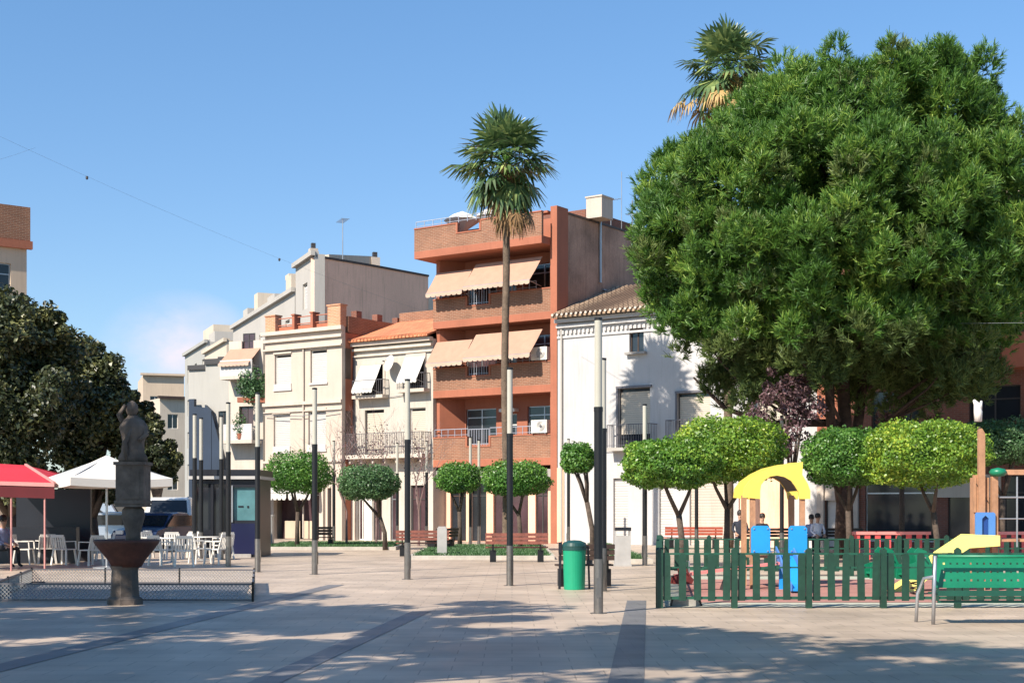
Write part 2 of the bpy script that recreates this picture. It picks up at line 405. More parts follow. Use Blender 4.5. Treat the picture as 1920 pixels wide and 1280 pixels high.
M['lf_palm'] = leaf_mat('palm fronds', (0.03, 0.065, 0.028), (0.44, 0.50, 0.17), 0.38, 0.25, 0.9, mid=(0.10, 0.17, 0.06))
M['lf_dead'] = leaf_mat('dead palm fronds', (0.20, 0.12, 0.05), (0.62, 0.42, 0.16), 0.7, 0.2, 1.0)
M['lf_plum'] = leaf_mat('purple plum leaves', (0.045, 0.018, 0.026), (0.26, 0.15, 0.16), 0.5, 0.25, 1.2)
M['needle_brown'] = leaf_mat('dry needles', (0.12, 0.07, 0.03), (0.34, 0.20, 0.09), 0.8, 0.15, 1.0)

# ------------------------------------------------------------ ground
def tile_ground(name, base, var=0.06, bw=0.6, bh=0.4, joint=0.75):
    b = tuple(np.array(base)); d = tuple(np.array(base)*(1-var)); j = tuple(np.array(base)*joint)
    m = brick_mat(name, b, d, j, bw, bh, 0.008, 0.55, mapxz=False, bump=0.15)
    t = m.node_tree; P = t.nodes['Principled BSDF']
    # irregular dirt and worn patches
    tcn = t.nodes.new('ShaderNodeTexCoord'); n = t.nodes.new('ShaderNodeTexNoise'); n.inputs['Scale'].default_value = 0.35
    n.inputs['Detail'].default_value = 9; n.inputs['Roughness'].default_value = 0.65
    t.links.new(tcn.outputs['Object'], n.inputs['Vector'])
    mr = t.nodes.new('ShaderNodeMapRange'); mr.inputs['From Min'].default_value = 0.35; mr.inputs['From Max'].default_value = 0.65
    mr.inputs['To Min'].default_value = 0.80; mr.inputs['To Max'].default_value = 1.05
    t.links.new(n.outputs['Fac'], mr.inputs['Value'])
    src = P.inputs['Base Color'].links[0].from_socket
    vm = t.nodes.new('ShaderNodeVectorMath'); vm.operation = 'SCALE'
    t.links.new(src, vm.inputs[0]); t.links.new(mr.outputs[0], vm.inputs['Scale']); t.links.new(vm.outputs[0], P.inputs['Base Color'])
    n4 = t.nodes.new('ShaderNodeTexNoise'); n4.inputs['Scale'].default_value = 1.2; n4.inputs['Detail'].default_value = 6
    t.links.new(tcn.outputs['Object'], n4.inputs['Vector'])
    mr2 = t.nodes.new('ShaderNodeMapRange'); mr2.inputs['To Min'].default_value = 0.32; mr2.inputs['To Max'].default_value = 0.62
    t.links.new(n4.outputs['Fac'], mr2.inputs['Value']); t.links.new(mr2.outputs[0], P.inputs['Roughness'])
    return m
M['plaza'] = tile_ground('plaza stone tiles', (0.51, 0.405, 0.315), 0.11, joint=0.55)
M['band'] = tile_ground('grey granite band', (0.17, 0.165, 0.17), 0.08, 0.35, 0.6)
M['asphalt'] = mat('asphalt', (0.05, 0.05, 0.052), 0.9, 0.2, 0.5, 0.3, 80, fine=0.1)
M['far_ground'] = mat('dry ground', (0.22, 0.19, 0.15), 0.95, 0.2, 0.05)
M['rubber'] = mat('playground rubber floor', (0.36, 0.17, 0.14), 0.9, 0.15, 0.8, 0.3, 60, fine=0.1)
M['rubber_pale'] = mat('pale sand strip', (0.40, 0.40, 0.32), 0.9, 0.1, 1.0, fine=0.08)

def sheet(name, pts, z, m):
    b = MB(); n = len(pts)
    b.add([(x, y, z) for x, y in pts], [tuple(range(n))])
    return tag(b.build(name, m), kind='structure')
sheet('ground', [(-700,-300),(700,-300),(700,1300),(-700,1300)], 0.0, M['far_ground'])
pz = sheet('plaza_pavement', [(-42,-30),(40,-30),(40,72),(-42,72)], 0.006, M['plaza'])
sheet('road', [(-60,72.2),(-6,72.2),(-30,190),(-110,190)], 0.010, M['asphalt'])
sheet('play_area_floor', [(2.45,22.8),(16,22.8),(16,33.1),(3.5,33.1)], 0.014, M['rubber_pale'])
sheet('play_area_mat', [(3.0,23.9),(15,23.9),(15,31.6),(3.6,31.6)], 0.020, M['rubber'])
# dark granite bands running away from the viewer, three metres apart
for k, (x0, y0, y1, w) in enumerate([(-5.17, 4, 29.5, 0.34), (-2.20, 4, 22.0, 0.30), (1.10, 4, 24.5, 0.33)]):
    X = lambda y: x0 + 0.096*(y-13.6)
    sheet('paving_band', [(X(y0)-w/2, y0), (X(y0)+w/2, y0), (X(y1)+w/2, y1), (X(y1)-w/2, y1)], 0.011, M['band'])

# ------------------------------------------------------------ building kit
TH = -35.0
def roof_plane_mat(name): return M[name]
class Fac:
    "a facade plane: local x runs along it, local y into the building, z up"
    def __init__(s, px, Y, ang=TH, loc=None):
        s.a = R(ang); s.u = (math.cos(s.a), math.sin(s.a)); s.w = (-math.sin(s.a), math.cos(s.a))
        s.o = loc if loc else ((px-960)/F*Y, Y)
    def at(s, px, py=HZ, off=0.0):
        m = (px-960)/F
        ox = s.o[0] + s.w[0]*off; oy = s.o[1] + s.w[1]*off
        x = (m*oy - ox) / (s.u[0] - m*s.u[1])
        Y = oy + s.u[1]*x
        return x, CAMZ + (HZ-py)/F*Y
    def rect(s, x0, x1, y0, y1, off=0.0):
        a, _ = s.at(x0, y0, off); b, _ = s.at(x1, y1, off); _, z1 = s.at((x0+x1)/2, y0, off); _, z0 = s.at((x0+x1)/2, y1, off)
        return a, b, max(z0, 0.02), z1
    def root(s, name, label, cat, group=None): return thing(name, label, cat, (s.o[0], s.o[1], 0), s.a, group)

MAIN = Fac(1045, 64.0)      # plane of the terrace of houses across the square
def along(x, off=0): return (MAIN.o[0] + MAIN.u[0]*x + MAIN.w[0]*off, MAIN.o[1] + MAIN.u[1]*x + MAIN.w[1]*off)

def wall(W, z0, z1, holes, y0=0.0, th=0.25, x0=0.0):
    "front wall with true openings: holes are (xa, xb, za, zb)"
    b = MB()
    xs = sorted({x0, W} | {min(max(h[0], x0), W) for h in holes} | {min(max(h[1], x0), W) for h in holes})
    zs = sorted({z0, z1} | {min(max(h[2], z0), z1) for h in holes} | {min(max(h[3], z0), z1) for h in holes})
    def solid(i, j):
        if i < 0 or j < 0 or i >= len(xs)-1 or j >= len(zs)-1: return False
        cx = (xs[i]+xs[i+1])/2; cz = (zs[j]+zs[j+1])/2
        return not any(h[0] < cx < h[1] and h[2] < cz < h[3] for h in holes)
    for i in range(len(xs)-1):
        for j in range(len(zs)-1):
            if not solid(i, j): continue
            a, c, d, e = xs[i], xs[i+1], zs[j], zs[j+1]
            b.add([(a,y0,d),(c,y0,d),(c,y0,e),(a,y0,e)], [(0,1,2,3)])
            b.add([(a,y0+th,d),(c,y0+th,d),(c,y0+th,e),(a,y0+th,e)], [(3,2,1,0)])
            if not solid(i-1, j): b.add([(a,y0,d),(a,y0+th,d),(a,y0+th,e),(a,y0,e)], [(3,2,1,0)])
            if not solid(i+1, j): b.add([(c,y0,d),(c,y0+th,d),(c,y0+th,e),(c,y0,e)], [(0,1,2,3)])
            if not solid(i, j-1): b.add([(a,y0,d),(c,y0,d),(c,y0+th,d),(a,y0+th,d)], [(3,2,1,0)])
            if not solid(i, j+1): b.add([(a,y0,e),(c,y0,e),(c,y0+th,e),(a,y0+th,e)], [(0,1,2,3)])
    return b

def window(root, h, kind='glass', y=0.10, fm=None, name='window', pane=None):
    "frame fitted in opening h, with a pane or a roller blind as sub-part"
    a, c, d, e = h; f = 0.05
    b = MB(); fm = fm or M['frame_white']
    yb = y+0.06
    b.box(a, a+f, y, yb, d, e); b.box(c-f, c, y, yb, d, e); b.box(a+f, c-f, y, yb, d, d+f); b.box(a+f, c-f, y, yb, e-f, e)
    if kind in ('glass', 'warm', 'door'):
        mx_ = (a+c)/2; b.box(mx_-0.03, mx_+0.03, y, yb, d+f, e-f)
        if e-d > 1.5: zt = d + (e-d)*0.74; b.box(a+f, mx_-0.03, y, yb, zt, zt+0.05); b.box(mx_+0.03, c-f, y, yb, zt, zt+0.05)
    w = b.build(name, fm, root)
    p = MB()
    if kind in ('glass', 'warm', 'door'):
        p.box(a+f, c-f, y+0.025, y+0.04, d+f, e-f); p.build('pane', pane or (M['glass'] if kind != 'warm' else M['glass_warm']), w, fixn=False)
    elif kind.startswith('blind'):
        # roller blind: stacked slats, stopping at the given fraction from the top
        frac = float(kind[5:] or 100)/100.0
        zb = e - 0.14 - (e-0.14-d-f)*frac
        n = max(6, int((e-0.14-zb)/0.09)); hh = (e-0.14-zb)/n
        for k in range(n): p.box(a+f, c-f, y+0.012+0.006*(k % 2), y+0.04, zb+k*hh, zb+(k+1)*hh-0.008)
        p.build('roller_blind', pane or M['blind'], w, fixn=False)
        q = MB(); q.box(a+f, c-f, y+0.045, y+0.055, d+f, e-f); q.build('pane', M['glass'], w, fixn=False)
    return w

def shell(W, H, D, m, root, name='wall', back=True, x0=0.0, y0=0.25, left=None, right=None, parapet=0.0, roofm=None):
    "side and back walls and the flat roof deck"
    b = MB(); b.box(x0, x0+0.25, y0, D, 0, H); b.build(name, left or m, root, fixn=False)
    b = MB(); b.box(W-0.25, W, y0, D, 0, H); b.build(name, right or m, root, fixn=False)
    b = MB(); b.box(x0+0.25, W-0.25, D-0.25, D, 0, H); b.build(name, m, root, fixn=False)
    b = MB(); b.box(x0+0.25, W-0.25, y0, D-0.25, H-0.25-parapet, H-0.02-parapet); b.build('roof', roofm or M['grit'], root, fixn=False)

def balcony_rail(b, x0, x1, z, h, y, yd, step=0.12, t=0.014, ends=True):
    "iron railing with uprights, front at y, returning to the wall at yd"
    b.box(x0, x1, y-0.02, y+0.02, z+h-0.03, z+h); b.box(x0, x1, y-0.012, y+0.012, z+0.08, z+0.10)
    n = max(2, int((x1-x0)/step))
    for k in range(n+1):
        x = x0 + (x1-x0)*k/n; b.box(x-t/2, x+t/2, y-t/2, y+t/2, z, z+h-0.03)
    if ends:
        for x in (x0, x1):
            b.box(x-0.015, x+0.015, y+0.02, yd, z+h-0.03, z+h)
            m_ = max(1, int((yd-y)/step))
            for k in range(m_): yy = y + (yd-y)*(k+0.5)/m_; b.box(x-t/2, x+t/2, yy-t/2, yy+t/2, z, z+h-0.03)
    return b

def awning(root, x0, x1, ztop, zbot, y0, proj, m=None, trim=None, name='awning', val=0.18):
    "sloping cloth with scalloped valance on folding arms"
    m = m or M['awning']
    b = MB(); n = 14
    # cloth with slight sag
    for k in range(n):
        xa = x0+(x1-x0)*k/n; xb = x0+(x1-x0)*(k+1)/n
        q = [(0, 0), (0.5, 0.025), (1, 0)]
        for i in range(2):
            ta, sa = q[i]; tb, sb = q[i+1]
            b.add([(xa, y0-proj*ta, ztop-(ztop-zbot)*ta-sa), (xb, y0-proj*ta, ztop-(ztop-zbot)*ta-sa),
                   (xb, y0-proj*tb, ztop-(ztop-zbot)*tb-sb), (xa, y0-proj*tb, ztop-(ztop-zbot)*tb-sb)], [(0,1,2,3)])
    o = b.build(name, m, root, fixn=False)
    v = MB()
    k = max(6, int((x1-x0)/0.28))
    for i in range(k):
        xa = x0+(x1-x0)*i/k; xb = x0+(x1-x0)*(i+1)/k; xm = (xa+xb)/2; y = y0-proj-0.01
        v.add([(xa,y,zbot),(xb,y,zbot),(xb,y,zbot-val*0.7),(xm+(xb-xa)*0.25,y,zbot-val),(xm-(xb-xa)*0.25,y,zbot-val),(xa,y,zbot-val*0.7)], [(0,1,2,3,4,5)])
    v.build('valance', trim or M['awning_trim'], o, fixn=False)
    a = MB()
    for x in (x0+0.08, x1-0.08): a.tube([(x, y0, zbot-0.15), (x, y0-proj*0.98, zbot+0.0)], 0.018, 6)
    a.box(x0, x1, y0-proj, y0-proj+0.03, zbot-0.01, zbot+0.025)
    a.build('awning_arm', M['frame_alu'], o)
    return o

def ac_unit(root, x, y, z, w=0.85, h=0.58, d=0.32):
    b = MB(); b.box(x, x+w, y, y+d, z, z+h); o = b.build('air_conditioner', M['frame_white'], root)
    g = MB(); g.cur = 0
    cx = x+w*0.62; cz = z+h/2
    for r in (0.07, 0.12, 0.17, 0.22):
        pts = [(cx+r*math.cos(t*math.pi/8), y-0.012, cz+r*math.sin(t*math.pi/8)) for t in range(17)]
        g.tube(pts, 0.008, 4, cap=False)
    g.lathe([(0.05, 0)], (0,0,0), 8) if False else None
    g.box(cx-0.05, cx+0.05, y-0.02, y-0.004, cz-0.05, cz+0.05)
    g.build('fan_grille', M['rail'], o)
    f = MB()
    f.box(x+0.05, x+0.09, y+0.02, y+d, z-0.06, z); f.box(x+w-0.09, x+w-0.05, y+0.02, y+d, z-0.06, z)
    f.build('bracket', M['rail'], o)
    return o

# ============================================================ cream corner house
fc = Fac(497, 0, loc=along(MAIN.at(497, HZ, -0.9)[0], -0.9))
W = fc.at(641)[0]
_, ztop = fc.at(560, 619)
r = fc.root('corner_house', 'cream three-storey house with pale roller blinds and brick terrace piers', 'house')
wr = [fc.rect(515, 546, 664, 729), fc.rect(582, 613, 655, 717), fc.rect(513, 544, 776, 846), fc.rect(578, 611, 770, 843)]
shop = fc.rect(513, 600, 940, 1009); shop2 = (shop[1]+0.5, W-0.7, 0.02, 2.6)
shop = (shop[0], shop[1], 0.02, 2.6)
o = wall(W, 0, ztop, wr+[shop, shop2]).build('wall', M['cream'], r)
shell(W, ztop-0.3, 11, M['cream'], r, right=M['salmon'], roofm=M['grit'])
for w_ in wr:
    window(r, w_, 'blind100' , 0.12)
    b = MB(); b.box(w_[0]-0.06, w_[1]+0.06, -0.07, 0.0, w_[2]-0.10, w_[2]-0.003); 
    b.box(w_[0]-0.02, w_[1]+0.02, -0.05, -0.0, w_[2]-0.003, w_[2]+0.26) if w_ in (wr[0], wr[2], wr[3]) else None
    b.build('sill', M['blind'], r)
    b = MB(); b.box(w_[0]-0.05, w_[1]+0.05, -0.06, 0.0, w_[3]+0.02, w_[3]+0.14); b.build('lintel', M['cream_trim'], r)
b = MB()
z = fc.at(560, 630)[1]
b.box(-0.12, W+0.12, -0.22, 0.0, ztop-0.16, ztop+0.02); b.box(-0.08, W+0.06, -0.14, 0.0, ztop-0.52, ztop-0.38)
b.box(-0.10, W+0.08, -0.17, 0.0, ztop-0.95, ztop-0.86)
b.build('cornice', M['cream_trim'], r)
b = MB(); zb = fc.at(560, 756)[1]
b.box(-0.08, W+0.05, -0.14, 0.0, zb-0.08, zb+0.08); b.box(-0.05, W+0.03, -0.08, 0.0, zb-0.42, zb-0.36); b.build('string_course', M['cream_trim'], r)
b = MB(); zb2 = fc.at(520, 866)[1]; b.box(-0.06, W+0.05, -0.12, 0.0, zb2-0.06, zb2+0.06); b.build('string_course', M['cream_trim'], r)
# brick terrace parapet with piers and pipe rails
for x, h_, w2 in ((0.02, 0.85, 0.7), (W*0.36, 0.78, 0.16), (W*0.60, 0.80, 0.16), (W-0.95, 1.05, 0.85)):
    b = MB(); b.box(x, x+w2, 0.0, 0.45, ztop+0.02, ztop+h_); b.box(x-0.04, x+w2+0.04, -0.04, 0.49, ztop+h_, ztop+h_+0.07)
    b.build('terrace_pier', M['brick_orange'] if w2 > 0.5 else M['salmon'], r)
b = MB()
for zz in (0.35, 0.7): b.tube([(0.7, 0.2, ztop+zz), (W-0.95, 0.2, ztop+zz)], 0.025, 6)
b.box(0.72, W-0.95, 0.25, 0.40, ztop+0.02, ztop+0.30)
b.build('terrace_rail', M['salmon_dark'], r)
for k in range(3):
    b = MB(); b.box(W-0.45, W-0.1, 1.2+k*1.6, 1.6+k*1.6, ztop-0.3, ztop+0.9); b.build('terrace_pier', M['brick_shade'], r)
b = MB(); b.box(W-0.30, W-0.02, 0.5, 10.9, ztop-0.28, ztop+0.55); b.build('terrace_parapet', M['brick_red'], r)
# small slit windows on the side wall are surface boxes with glass
for zz in (8.0, 4.9):
    b = MB(); b.box(W-0.003, W+0.04, 0.25, 0.62, zz, zz+1.5); s_ = b.build('side_window', M['wood_dark'], r)
# shop front
for h_, nm in ((shop, 'a'), (shop2, 'b')):
    b = MB(); b.box(h_[0], h_[1], 0.6, 0.66, 0.02, 2.6); o = b.build('shop_window', M['glass_warm'], r)
b = MB(); b.box(shop[0]+0.5, shop[0]+1.55, 0.30, 0.36, 0.05, 0.95); b.box(shop[0]+1.8, shop[0]+2.5, 0.30, 0.36, 0.05, 0.95); b.build('shop_panel', M['beige_warm'], r)
awning(r, shop[0]-0.1, shop[0]+1.75, 2.75, 2.35, 0, 0.9, M['awning_white'], M['awning_white'], val=0.35)
awning(r, shop[0]+1.9, shop[1]+0.2, 2.75, 2.35, 0, 0.9, M['awning_white'], M['awning_white'], val=0.35)
b = MB(); b.box(shop[1]+0.08, shop[1]+0.34, -0.16, 0.0, 0.0, 3.2); b.build('pilaster', M['cream_trim'], r)

b = MB(); b.tube([(W*0.52, -0.07, 0.1), (W*0.52, -0.07, ztop-0.9)], 0.045, 8); b.build('downpipe', M['cream_trim'], r)
b = MB(); b.tube([(0.1, -0.16, 6.35), (W*0.5, -0.18, 6.22), (W-0.1, -0.16, 6.38)], 0.018, 5); b.build('wall_cable', M['cable'], r)
# ============================================================ middle house with iron balconies and orange tiled roof
xa = MAIN.at(662)[0]; xb = MAIN.at(812)[0]
fm = Fac(0, 0, loc=along(xa)); W = xb-xa
r = fm.root('balcony_house', 'off-white house with orange tiled roof, white awnings and grey iron balconies', 'house')
_, zt = fm.at(735, 641)
wr = [fm.rect(682, 719, 684, 740), fm.rect(766, 796, 668, 728), fm.rect(684, 720, 768, 852), fm.rect(768, 798, 764, 850)]
gr = [fm.rect(656, 684, 940, 1006), fm.rect(700, 716, 930, 1006), fm.rect(732, 748, 930, 1006), fm.rect(770, 800, 930, 1006)]
gr = [(max(g[0], 0.3), g[1], 0.02, 2.7) for g in gr]
gr[3] = (gr[3][0], min(gr[3][1], W-0.4), 0.02, 2.7)
wall(W, 0, zt, wr+gr).build('wall', M['offwhite'], r)
shell(W, zt-0.1, 10, M['offwhite'], r)
window(r, wr[0], 'glass', 0.15, M['frame_dark']); window(r, wr[1], 'glass', 0.15, M['frame_dark'])
window(r, wr[2], 'blind100', 0.13, M['frame_dark'], pane=M['blind_beige']); window(r, wr[3], 'blind100', 0.13, pane=M['blind_beige'])
for w_ in wr[:2]:
    b = MB(); b.box(w_[0]-0.12, w_[0]-0.0, -0.05, 0.0, w_[2], w_[3]); b.box(w_[1], w_[1]+0.12, -0.05, 0.0, w_[2], w_[3]); b.box(w_[0]-0.12, w_[1]+0.12, -0.07, 0.0, w_[3], w_[3]+0.14); b.build('surround', M['cream_trim'], r)
awning(r, wr[0][0]-0.15, wr[0][1]-0.1, wr[0][3]+0.1, wr[0][3]-1.25, 0, 0.75, M['awning_white'], M['awning_white'])
awning(r, wr[1][0]-0.15, wr[1][1]+0.1, wr[1][3]+0.1, wr[1][3]-1.15, 0, 0.75, M['awning_white'], M['awning_white'])
for w_ in wr[:2]:
    b = MB(); b.box(w_[0]-0.35, w_[1]+0.35, -0.5, 0.0, w_[2]-0.20, w_[2]-0.04); b.build('balcony_slab', M['cream_trim'], r)
    b = MB(); balcony_rail(b, w_[0]-0.33, w_[1]+0.33, w_[2]-0.04, 0.75, -0.48, 0.0); b.build('balcony_railing', M['rail'], r)
zb = wr[2][2]
b = MB(); b.box(0.15, W-0.1, -0.75, 0.0, zb-0.22, zb-0.03); b.build('balcony_slab', M['cream_trim'], r)
b = MB(); balcony_rail(b, 0.18, W-0.13, zb-0.03, 1.05, -0.72, 0.0, 0.11, 0.02)
for k in range(int(W/0.5)): 
    cx = 0.4+k*0.5; pts = [(cx+0.17*math.cos(t*math.pi/6), -0.72, zb+0.5+0.17*math.sin(t*math.pi/6)) for t in range(13)]; b.tube(pts, 0.012, 4, cap=False)
b.build('balcony_railing', M['rail'], r)
b = MB()
for k in range(7): b.box(0.3+k*(W-0.6)/6-0.05, 0.3+k*(W-0.6)/6+0.05, -0.6, 0.0, zb-0.45, zb-0.22)
b.build('corbel', M['cream_trim'], r)
b = MB(); b.box(0, W, -0.28, 0.0, zt-0.10, zt+0.08); b.box(0, W, -0.18, 0.0, zt-0.34, zt-0.22); b.box(0, W, -0.10, 0.0, zt-0.62, zt-0.55); b.build('cornice', M['cream_trim'], r)
b = MB(); zr = zt+1.55
b.prism([(-0.45, zt+0.09), (-0.45, zt+0.19), (3.6, zr), (3.6, zr-0.1)], 0, W, axis='x'); b.build('roof', M['tile_orange'], r)
b = MB(); b.box(0, W, 3.62, 3.9, zt-0.3, zr+0.45); b.build('roof_parapet', M['brick_red'], r)
b = MB()
for k in range(int(W/0.24)): 
    x = 0.12+k*0.24; b.tube([(x, -0.48, zt+0.17), (x, 1.2, zt+0.60)], 0.06, 6)
b.build('eaves_tile', M['tile_orange'], r)
b = MB(); b.tube([(0.12, -0.07, 0.1), (0.12, -0.07, zt-0.6)], 0.04, 8); b.build('downpipe', M['rail'], r)
b = MB(); b.tube([(0.2, -0.05, 7.15), (W*0.5, -0.06, 7.02), (W-0.2, -0.05, 7.2)], 0.016, 5); b.build('wall_cable', M['cable'], r)
# satellite dish between the upper windows
dx_ = (wr[0][1]+wr[1][0])/2
d = MB(); d.lathe([(0.0, 0.0), (0.18, 0.02), (0.34, 0.08), (0.42, 0.14), (0.40, 0.15), (0.17, 0.045), (0.0, 0.03)], (0, 0, 0), 20)
do = d.build('satellite_dish', M['frame_white'], r, smooth=True)
do.location = (dx_, -0.35, fm.at(735, 684)[1]); do.rotation_euler = (R(75), 0, R(-20))
b = MB(); b.tube([(0,0.0,0),(0,0.0,-0.05)],0.02,6); b.tube([(0.0, 0.30, 0.05), (0, 0.0, 0.45)], 0.012, 5); b.box(-0.03,0.03,-0.03,0.03,0.42,0.5); b.build('dish_arm', M['rail'], do)
for g, kd, fm_ in zip(gr, ('door', 'door', 'glass', 'glass'), (M['frame_white'], M['frame_dark'], M['frame_alu'], M['frame_dark'])):
    window(r, g, kd, 0.12, fm_, name='door' if kd == 'door' else 'shop_window', pane=M['glass_warm'])
b = MB(); b.box(gr[0][0]-0.15, gr[0][0], -0.06, 0.0, 0, 2.85); b.box(gr[0][1], gr[0][1]+0.5, -0.06, 0, 0, 2.85); b.box(gr[0][0], gr[0][1], -0.06, 0, 2.7, 2.85); b.build('door_surround', M['frame_white'], r)
b = MB(); b.box(0.02, 0.28, -0.20, 0.0, 0, 3.4); b.build('pilaster', M['cream_trim'], r)

# ============================================================ salmon apartment block
fo = Fac(0, 0, loc=along(xb)); W = -xb       # right end is the MAIN origin
r = fo.root('apartment_block', 'salmon and brown brick apartment block with apricot awnings on stacked balconies', 'apartment block')
Hs = [3.55, 6.85, 10.15, 13.45]      # undersides of balcony slabs
top = 15.15; RB = 1.35
# back wall of the loggias with windows, and the splayed cheeks
def lw(x0, x1, y0, y1): return fo.rect(x0, x1, y0, y1, RB)
holes = []
for k in range(3):
    zf = Hs[k]+0.35
    holes += [(0.95, 2.75, zf+0.75, zf+2.45), (3.25, 3.95, zf+0.02, zf+2.15), (4.55, 6.35, zf+0.75, zf+2.45)]
ghs = [(0.35, 1.3, 0.02, 2.9), (1.6, 2.5, 0.02, 2.9), (2.9, 4.9, 0.02, 3.0), (5.3, 6.0, 0.02, 2.9), (6.25, 6.85, 0.02, 2.9)]
wall(W-0.35, 3.42, 15.0, holes, RB, 0.25).build('wall', M['salmon'], r)
for i, h_ in enumerate(holes):
    if i % 3 == 1:
        window(r, h_, 'door', RB+0.1, M['frame_white'], name='door')
        b = MB(); b.box(h_[0]-0.1, h_[1]+0.1, RB-0.35, RB, h_[3]+0.08, h_[3]+0.22); b.build('canopy', M['frame_white'], r)
    else: window(r, h_, 'warm' if i % 2 else 'glass', RB+0.1, M['frame_alu'])
wall(W-0.35, 0, 3.4, ghs, 0.9, 0.25).build('wall', M['pink_wall'], r)
for i, h_ in enumerate(ghs): window(r, h_, 'glass', 1.0, M['frame_dark'] if i % 2 else M['wood_dark'], name='shop_window', pane=M['glass_warm'] if i in (2, 3) else M['glass'])
b = MB(); b.box(0.0, W-0.35, 0.2, 0.88, 3.0, 3.38); b.build('fascia', M['grit'], r)
for k, z in enumerate(Hs):
    pr = 0.0 if k < 3 else -0.75
    xl = 0.0 if k < 3 else -0.55
    # slab band
    b = MB(); b.box(xl, W-0.35, pr, RB-0.002 if k < 3 else RB+0.0, z, z+0.34); sb = b.build('balcony_slab', M['salmon'], r)
    # brick parapet, with a lower notch filled by a rail
    b = MB(); nx0, nx1 = (2.05, 3.3)
    hp = 1.02 if k < 3 else 1.05
    b.box(xl, nx0, pr, pr+0.15, z+0.34, z+0.34+hp); b.box(nx0, nx1, pr, pr+0.15, z+0.34, z+0.34+hp*0.55); b.box(nx1, W-0.35, pr, pr+0.15, z+0.34, z+0.34+hp)
    if k == 3: b.box(xl, xl+0.15, pr+0.15, RB, z+0.34, z+0.34+hp)
    b.build('balcony_parapet', M['brick_red'], r)
    b = MB(); y_ = pr-0.03
    b.box(xl, nx0, y_, pr+0.18, z+0.34+hp, z+0.40+hp); b.box(nx0+0.003, nx1-0.003, y_, pr+0.18, z+0.34+hp*0.55, z+0.40+hp*0.55); b.box(nx1, W-0.35, y_, pr+0.18, z+0.34+hp, z+0.40+hp)
    b.box(nx0-0.10, nx0+0.0, y_, pr, z+0.34+hp*0.55, z+0.34+hp); b.box(nx1, nx1+0.10, y_, pr, z+0.34+hp*0.55, z+0.34+hp)
    b.build('parapet_coping', M['salmon'], r)
    b = MB()
    if k < 3:
        balcony_rail(b, 0.05, nx0, z+0.40+hp, 0.38, 0.08, 0.08, 0.35, 0.025, ends=False); balcony_rail(b, nx0+0.05, nx1-0.05, z+0.40+hp*0.55, 0.80, 0.08, 0.08, 0.14, 0.02, ends=False)
        balcony_rail(b, nx1, W-1.2, z+0.40+hp, 0.38, 0.08, 0.08, 0.35, 0.025, ends=False)
    else: balcony_rail(b, xl+0.05, W-2.0, z+0.40+hp, 0.32, pr+0.08, 0.08, 0.5, 0.025, ends=False)
    b.build('balcony_railing', M['rail_pale'], r)
    # splayed cheeks below each slab
    if k > 0:
        b = MB(); zf = Hs[k-1]+0.34
        b.prism([(0.0, 0.25), (0.2, 0.25), (0.9, RB-0.003), (0.0, RB-0.003)], zf, z-0.003, axis='z'); b.build('balcony_cheek', M['salmon'], r)
        b = MB(); b.prism([(W-0.36, 0.25), (W-0.36, RB-0.003), (W-1.1, RB-0.003), (W-0.55, 0.25)], zf, z-0.003, axis='z'); b.build('balcony_cheek', M['salmon'], r)
# awnings on the two upper loggias
for z in (Hs[3], Hs[2]):
    lo = 0.15
    awning(r, 0.10, 2.25, z-0.62, z-1.72, 0.15, 0.85)
    awning(r, 2.45, 6.2, z-0.42, z-1.62, 0.15, 1.05)
ac_unit(r, W-1.35, -0.12, Hs[1]+1.46); ac_unit(r, W-1.35, -0.12, Hs[0]+1.46)
# party wall: the right end fin and the stained side wall (recedes behind the white house)
b = MB(); b.box(W-0.348, W, -0.03, 0.9, 0, 15.2); b.build('end_fin', M['salmon'], r)
b = MB(); b.box(W-0.35, W, 0.9, 9.5, 0, 14.95); b.box(W-0.35, W, 9.5, 13.0, 0, 14.0); b.build('side_wall', M['grey_wall'], r)
b = MB(); b.box(W-0.40, W+0.04, 0.9, 9.5, 14.95, 15.05); b.build('coping', M['wood_dark'], r)
b = MB(); b.box(0.0, 0.25, RB+0.25, 12.7, 0, 13.4); b.box(0.0, W-0.37, 12.7, 13.0, 0, 13.4); b.build('side_wall', M['beige'], r)
b = MB(); b.box(0.25, W-0.37, RB+0.26, 12.6, 13.45, 13.75); b.build('roof', M['grit'], r)
b = MB(); b.box(4.3, W-0.38, 3.0, 9.0, 13.8, 15.6); b.build('penthouse', M['brick_shade'], r)
b = MB(); b.box(W-1.7, W-0.4, -0.2, 0.2, 14.9, 15.0); b.build('terrace_rail', M['salmon'], r)
c1 = fo.at(1052, 358, 2.5); c2 = fo.at(1092, 358, 2.5)
b = MB(); b.box(W-0.1, W+0.75, 2.6, 3.6, 15.05, 16.0); b.box(W-0.14, W+0.79, 2.56, 3.64, 16.0, 16.07)
b.build('chimney', M['cream'], r)
b = MB(); b.tube([(W+0.06, 3.6, 12.2), (W+0.06, 3.6, 16.0)], 0.06, 8); b.build('drain_pipe', M['frame_alu'], r)
b = MB(); b.tube([(W+0.05, 3.9, 11.9), (W+0.05, 8.8, 11.6)], 0.055, 8); b.build('drain_pipe', M['frame_alu'], r)
b = MB(); b.tube([(W+0.05, 6.6, 14.2), (W+0.05, 6.6, 16.6)], 0.04, 6); b.build('drain_pipe', M['frame_alu'], r)
